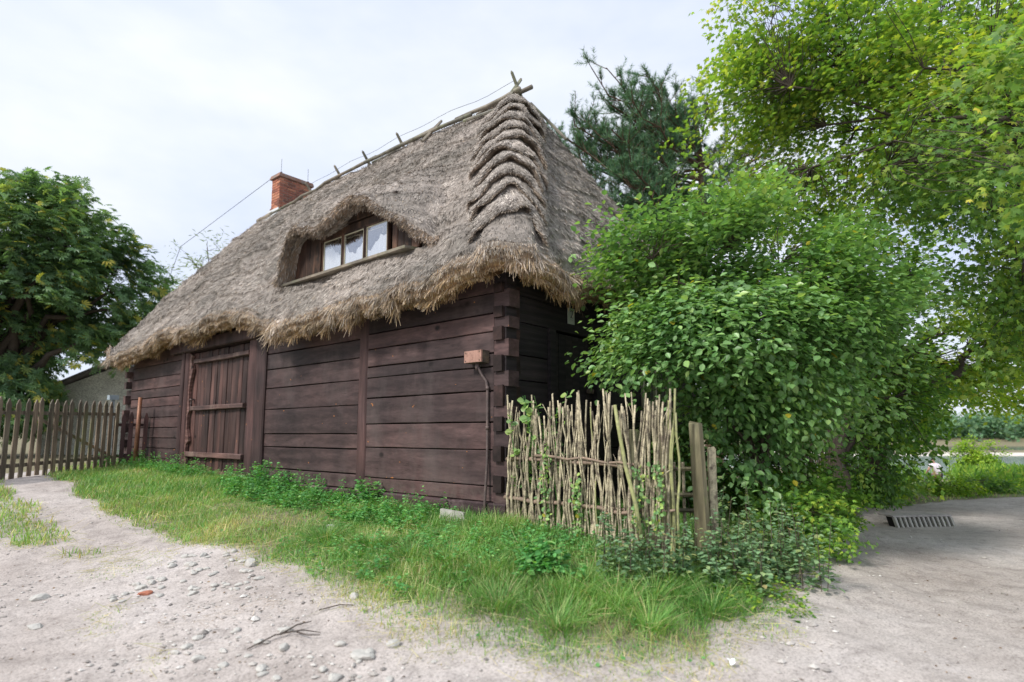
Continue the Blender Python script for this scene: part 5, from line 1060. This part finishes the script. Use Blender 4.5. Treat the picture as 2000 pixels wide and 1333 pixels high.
# ---------------------------------------------------------------- stones, bricks, twigs
def stone(name, label, x, y, sx, sy, sz, m='stone', seed=0, cat='stone', group=None, sink=.35):
    bm = bmesh.new(); bmesh.ops.create_icosphere(bm, subdivisions=2, radius=1); r_ = np.random.default_rng(seed)
    pl = nrm(r_.normal(size=(9, 3))); dd_ = r_.uniform(.62, .9, 9)
    for v in bm.verts:
        p = np.array(v.co)
        for n_, d_ in zip(pl, dd_):
            k = p@n_-d_
            if k > 0: p = p-n_*k
        v.co = p*np.array([sx, sy, sz])*(1+r_.normal(0, .02))
    a = r_.uniform(0, 6.28); me = bpy.data.meshes.new(name); bm.to_mesh(me); bm.free()
    ca = me.color_attributes.new('col', 'FLOAT_COLOR', 'POINT'); o = bpy.data.objects.new(name, me); C.objects.link(o); me.materials.append(M[m]); me.polygons.foreach_set('use_smooth', np.zeros(len(me.polygons), bool))
    o.location = (x, y, gz(x, y)+sz*(.55-sink)); o.rotation_euler = (0, 0, a); tag(o, label, cat, group); return o
stone('pale_stone', 'large white angular stone lying at the edge of the grass', -2.5, 5.85, .10, .065, .055, seed=1)
stone('brick_piece', 'worn red brick fragment half sunk in the path', -3.15, 5.27, .07, .045, .03, 'brickbit', 3, 'brick')
stone('flat_stone', 'flat pale stone slab near the bottom of the path', -.93, 3.86, .10, .07, .025, seed=4)
stone('round_cobble', 'smooth rounded cobble by the middle of the grass edge', -1.22, 4.75, .06, .045, .035, seed=6)
stone('pale_stone', 'pale stone in the path at the far left', -4.1, 5.33, .08, .06, .04, seed=7)
stone('pale_stone', 'pale stone nearer the bottom left corner', -3.62, 4.68, .07, .05, .03, seed=8)
stone('yellow_stone', 'yellowish small stone at the grass border below the door', -2.1, 7.0, .06, .04, .04, 'stone', 9)
o = thing('concrete_slab', 'pale broken concrete slab leaning at the foot of the corner boards', 'slab', (-.66, 7.02, -.2))
MB().hexa(np.array([(-.85, 7.0, -.3), (-.50, 6.86, -.3), (-.47, 6.93, -.3), (-.82, 7.08, -.3), (-.84, 7.04, .03), (-.56, 6.91, .0), (-.54, 6.97, .0), (-.82, 7.09, .03)])).build('slab', M['concrete'], o)
r_ = np.random.default_rng(90); k = 0
pos_words = ['beside the twigs', 'near the bottom edge', 'among the gravel', 'left of the straw', 'by the grass tuft']
for i in range(112):
    x = r_.uniform(-2.4, -.45); y = r_.uniform(3.55, 4.35)
    if i > 30: x = r_.uniform(-3.4, -2.2); y = r_.uniform(5.1, 6.3)
    if grassmask(np.array([x]), np.array([y]))[0] > .5: continue
    s_ = r_.uniform(.02, .055); stone('path_stone', 'small pale angular stone lying loose on the sandy path', x, y, s_, s_*r_.uniform(.6, .9), s_*r_.uniform(.35, .6), 'stone', 100+i, 'stone', 'loose stones on the path', .25)
# gravel
tv = nrm(np.array([(0, 0, 1), (1, 0, .2), (.3, .95, .2), (-.8, .6, .2), (-.8, -.6, .2), (.3, -.95, .2), (0, 0, -.6)], float)); tf = np.array([(0, 1, 2), (0, 2, 3), (0, 3, 4), (0, 4, 5), (0, 5, 1), (6, 2, 1), (6, 3, 2), (6, 4, 3), (6, 5, 4), (6, 1, 5)])
x, y = scatter(42000, -7, 9, 3.2, 11, lambda x, y: (grassmask(x, y) < .5)*np.clip(.12+(fbm(p3(x*.9, y*.9, 60), 3)+.15)*1.8, .04, 1)*np.clip(4.5/np.hypot(x, y), 0, 1)**1.5*np.where(x > .8, .35, 1.), r_); n = len(x)
sz = r_.gamma(2., .0038, n)+.003; sc3 = np.stack([sz*r_.uniform(.8, 1.5, n), sz*r_.uniform(.6, 1.1, n), sz*r_.uniform(.4, .8, n)], -1); an = r_.uniform(0, 6.28, n)
vj = tv[None]*(1+r_.normal(0, .18, (n, 7, 1)))*sc3[:, None]; vx = vj[..., 0]*np.cos(an)[:, None]-vj[..., 1]*np.sin(an)[:, None]; vy = vj[..., 0]*np.sin(an)[:, None]+vj[..., 1]*np.cos(an)[:, None]
V = np.stack([vx+x[:, None], vy+y[:, None], vj[..., 2]+(terrain(x, y)+sz*.15)[:, None]], -1).reshape(-1, 3); F = (tf[None]+(np.arange(n)*7)[:, None, None]).reshape(-1, 3)
o = link(raw_mesh('gravel', V, [F], np.repeat(np.stack([r_.random(n), r_.random(n), r_.random(n)], -1), 7, 0)), 'gravel', M['gravel'] if 'gravel' in M else M['stone'], None); tag(o, 'scattered pale gravel and grit on the sandy path', 'gravel', kind='stuff'); print('gravel', n)
# straw litter on the path and twigs
x = r_.normal(-2.05, .30, 260); y = r_.normal(4.75, .17, 260); n = 260; az = r_.normal(.5, .7, n)
P_ = np.stack([x, y, terrain(x, y)+.006], -1); V, F, c = cards(T_ST, P_, np.stack([np.cos(az), np.sin(az), r_.normal(0, .04, n)], -1), np.tile([0, 0, 1.], (n, 1)), r_.uniform(.05, .18, n), .02, r_.uniform(.4, 1, n), np.full(n, .35))
o = link(raw_mesh('straw_litter', V, [F], c), 'straw_litter', M['straw'], None); tag(o, 'thin patch of dry straw lying on the path', 'straw', kind='stuff')
tw = MB(); z = lambda x, y: gz(x, y)+.012
tw.tube([(-1.72, 4.02, z(-1.72, 4.02)), (-1.58, 4.12, z(-1.58, 4.12)+.015), (-1.42, 4.17, z(-1.42, 4.17)+.02), (-1.30, 4.19, z(-1.3, 4.19))], [.004, .005, .004, .003], 5)
tw.tube([(-1.55, 4.13, z(-1.55, 4.13)+.01), (-1.47, 4.22, z(-1.47, 4.22)+.03), (-1.40, 4.30, z(-1.4, 4.3)+.02)], [.006, .005, .003], 5).tube([(-1.45, 4.16, z(-1.45, 4.16)+.01), (-1.36, 4.10, z(-1.36, 4.1)+.02), (-1.28, 4.12, z(-1.28, 4.12)+.01)], [.006, .004, .003], 5)
tag(tw.build('fallen_twig', M['bark'], None, (-1.5, 4.12, gz(-1.5, 4.12)), fix=False), 'dark forked twig lying on the sandy path', 'twig')
tag(MB().tube([(-1.42, 4.52, z(-1.42, 4.52)), (-1.28, 4.55, z(-1.28, 4.55)+.01), (-1.17, 4.56, z(-1.17, 4.56))], [.004, .005, .003], 5).build('fallen_twig', M['bark'], None, (-1.42, 4.52, gz(-1.42, 4.52)), fix=False), 'short straight dark twig above the forked one', 'twig')
V, F, c = cards(T_OV, np.array([[1.33, 3.78, gz(1.33, 3.78)+.02], [1.35, 3.8, gz(1.33, 3.78)+.02]]), np.array([[.3, .2, .3], [-.2, .3, .2]]), np.array([[0, -.3, 1.], [.4, 0, 1]]), .05); c[:] = .5
o = link(raw_mesh('crumpled_paper', V, [F], c), 'crumpled_paper', M['curtain'], None, (1.34, 3.79, gz(1.33, 3.78))); tag(o, 'scrap of crumpled white paper at the lower grass edge', 'litter')

# ---------------------------------------------------------------- drain grate, rock, rail, seated person
ga = np.array([6.22, 9.72]); gb = np.array([7.22, 9.86]); gd_ = (gb-ga)/np.linalg.norm(gb-ga); gn_ = np.array([gd_[1], -gd_[0]]); gl_ = np.linalg.norm(gb-ga); zg = max(gz(*ga), gz(*gb), gz(*((ga+gb)/2)))+.04
gt = thing('drain_grate', 'long low drain inlet with dark vertical slots across the sandy path', 'drain', (*((ga+gb)/2), zg))
def gbox(b, s0, s1, t0, t1, z0, z1):
    P_ = [ga+gd_*s+gn_*t for s, t in ((s0, t0), (s1, t0), (s1, t1), (s0, t1))]; b.hexa(np.array([(*p, z0) for p in P_]+[(*p, z1) for p in P_])); return b
zg -= .045; gh = .17
def gsl(b, s0, s1, o0, o1, z0, z1, sl=.07):          # strip standing up and leaning back from the camera
    P_ = []
    for z in (z0, z1):
        for s, o_ in ((s0, o0), (s1, o0), (s1, o1), (s0, o1)): q = ga+gd_*s-gn_*(o_+sl*(z-zg)/gh); P_.append((*q, z))
    b.hexa(np.array(P_)); return b
gsl(MB(), .0, gl_, .03, .2, zg-.15, zg+gh-.012).build('channel', M['dark'], gt)
gsl(MB(), -.03, gl_+.03, .0, .32, zg+gh-.012, zg+gh+.015).build('frame', M['gravel_kerb'], gt)
nb = 12
for i in range(nb+1): s_ = gl_*i/nb; gsl(MB(), s_-.017, s_+.017, -.01, .05, zg-.15, zg+gh-.014).build('bar', M['concrete'], gt)
rk = stone('pink_boulder', 'large pinkish boulder at the right edge by the river', 25.0, 27.6, 1.9, 1.2, .75, 'rockpink', 21, 'rock'); rk.location.z = gz(25., 27.6)+.45
lg = thing('log_rail', 'low grey log rail between the seated person and the boulder', 'rail', (20.5, 25.8, gz(20.5, 25.8)))
MB().tube([(18.6, 25.6, .9-1.72), (20.5, 25.8, .9-1.75), (23.3, 26.2, .9-1.70)], .06, 8).build('log', M['grey_wood'], lg)
for x in (18.9, 21, 23): MB().tube([(x, 25.7+(x-18.9)*.1, gz(x, 25.7)-.2), (x, 25.7+(x-18.9)*.1, .9-1.74)], .06, 7).build('post', M['grey_wood'], lg)
# person sitting on the rail, leaning forward, back to the camera
pe = thing('person', 'seated person in a pale lilac shirt seen from behind, leaning left', 'person', (18.3, 25.9, gz(18.3, 25.9)))
def skin(name, verts, edges, radii, m, parent, sub=2):
    me = bpy.data.meshes.new(name); org = ORG[parent]; me.from_pydata([tuple(np.array(v)-org) for v in verts], edges, []); o = bpy.data.objects.new(name, me); C.objects.link(o); o.parent = parent; ORG[o] = org
    md = o.modifiers.new('skin', 'SKIN'); md.use_smooth_shade = True
    for i, r in enumerate(radii):
        sv_ = me.skin_vertices[0].data[i]; sv_.radius = r if isinstance(r, tuple) else (r, r); sv_.use_root = (i == 0)
    s_ = o.modifiers.new('sub', 'SUBSURF'); s_.levels = sub; s_.render_levels = sub; me.materials.append(m); return o
px_, py_ = 18.35, 25.75; sz0 = .9-1.86
hip = (px_, py_, sz0+.08); 
vb = [hip, (px_-.03, py_, sz0+.30), (px_-.10, py_+.02, sz0+.52), (px_-.14, py_+.04, sz0+.62), (px_-.16, py_+.05, sz0+.76),
      (px_-.28, py_+.02, sz0+.54), (px_-.40, py_+.02, sz0+.30), (px_-.36, py_+.24, sz0+.14), (px_+.08, py_+.02, sz0+.50), (px_+.20, py_+.02, sz0+.26), (px_+.10, py_+.24, sz0+.12),
      (px_-.10, py_+.10, sz0+.06), (px_-.16, py_+.50, sz0+.08), (px_-.18, py_+.55, sz0-.36), (px_+.10, py_+.10, sz0+.06), (px_+.08, py_+.50, sz0+.08), (px_+.06, py_+.55, sz0-.36)]
ed = [(0, 1), (1, 2), (2, 3), (3, 4), (2, 5), (5, 6), (6, 7), (2, 8), (8, 9), (9, 10), (0, 11), (11, 12), (12, 13), (0, 14), (14, 15), (15, 16)]
body = skin('body', vb, ed, [.13, .12, .13, .055, .095, .055, .042, .032, .055, .042, .032, .085, .07, .05, .085, .07, .05], M['skin'], pe)
skin('shirt', [hip, vb[1], vb[2], (px_-.13, py_+.035, sz0+.585), vb[5], (px_-.35, py_+.02, sz0+.41), vb[8], (px_+.15, py_+.02, sz0+.37)], [(0, 1), (1, 2), (2, 3), (2, 4), (4, 5), (2, 6), (6, 7)], [(.17, .14), (.155, .13), (.165, .14), .07, .075, .062, .075, .062], M['shirt'], pe)
skin('trousers', [(px_, py_+.01, sz0+.05), (px_-.10, py_+.12, sz0+.05), vb[12], (px_-.18, py_+.55, sz0-.28), (px_+.10, py_+.12, sz0+.05), vb[15], (px_+.06, py_+.55, sz0-.28)], [(0, 1), (1, 2), (2, 3), (0, 4), (4, 5), (5, 6)], [.15, .10, .085, .065, .10, .085, .065], M['trousers'], pe)
skin('hair', [(px_-.15, py_+.02, sz0+.74), (px_-.165, py_+.05, sz0+.83)], [(0, 1)], [.098, .085], M['hair'], pe)
for s_ in (-1, 1): MB().tube([(px_-.05+s_*.12, py_+.55, gz(18.3, 25.9)+.05), (px_-.05+s_*.12, py_+.72, gz(18.3, 25.9)+.03)], [.045, .035], 8).build('shoe', M['hair'], pe)

# ---------------------------------------------------------------- rough growth along the river bank
rg = np.random.default_rng(99); n = 900; t = rg.random(n); bx = 13.5+t*24+rg.normal(0, .6, n); by = 19.5+t*9+rg.normal(0, 1.0, n)
keep = (np.abs(bx-18.35*by/25.75) > .75) | (by > 26.2); bx, by = bx[keep], by[keep]; n = len(bx); bz = terrain(bx, by); hh = .35+.45*vnoise(p3(bx*.5, by*.5, 3))
I = np.repeat(np.arange(n), 46); q = np.stack([bx[I]+rg.normal(0, .28, len(I)), by[I]+rg.normal(0, .28, len(I)), bz[I]+rg.random(len(I))*hh[I]], -1)
V, F, c = cards(T_LO, q, nrm(np.array([0, 0, .8])+rg.normal(0, .6, (len(I), 3))), rdir(len(I)), rg.uniform(.14, .30, len(I)), 1.3, np.clip(rg.beta(2, 2.4, len(I))+rg.normal(0, .15, n)[I], 0, 1))
o = link(raw_mesh('bank_growth', V, [F], c), 'bank_growth', M['midgreen'], None); tag(o, 'rough green growth along the near river bank', 'undergrowth', kind='stuff')
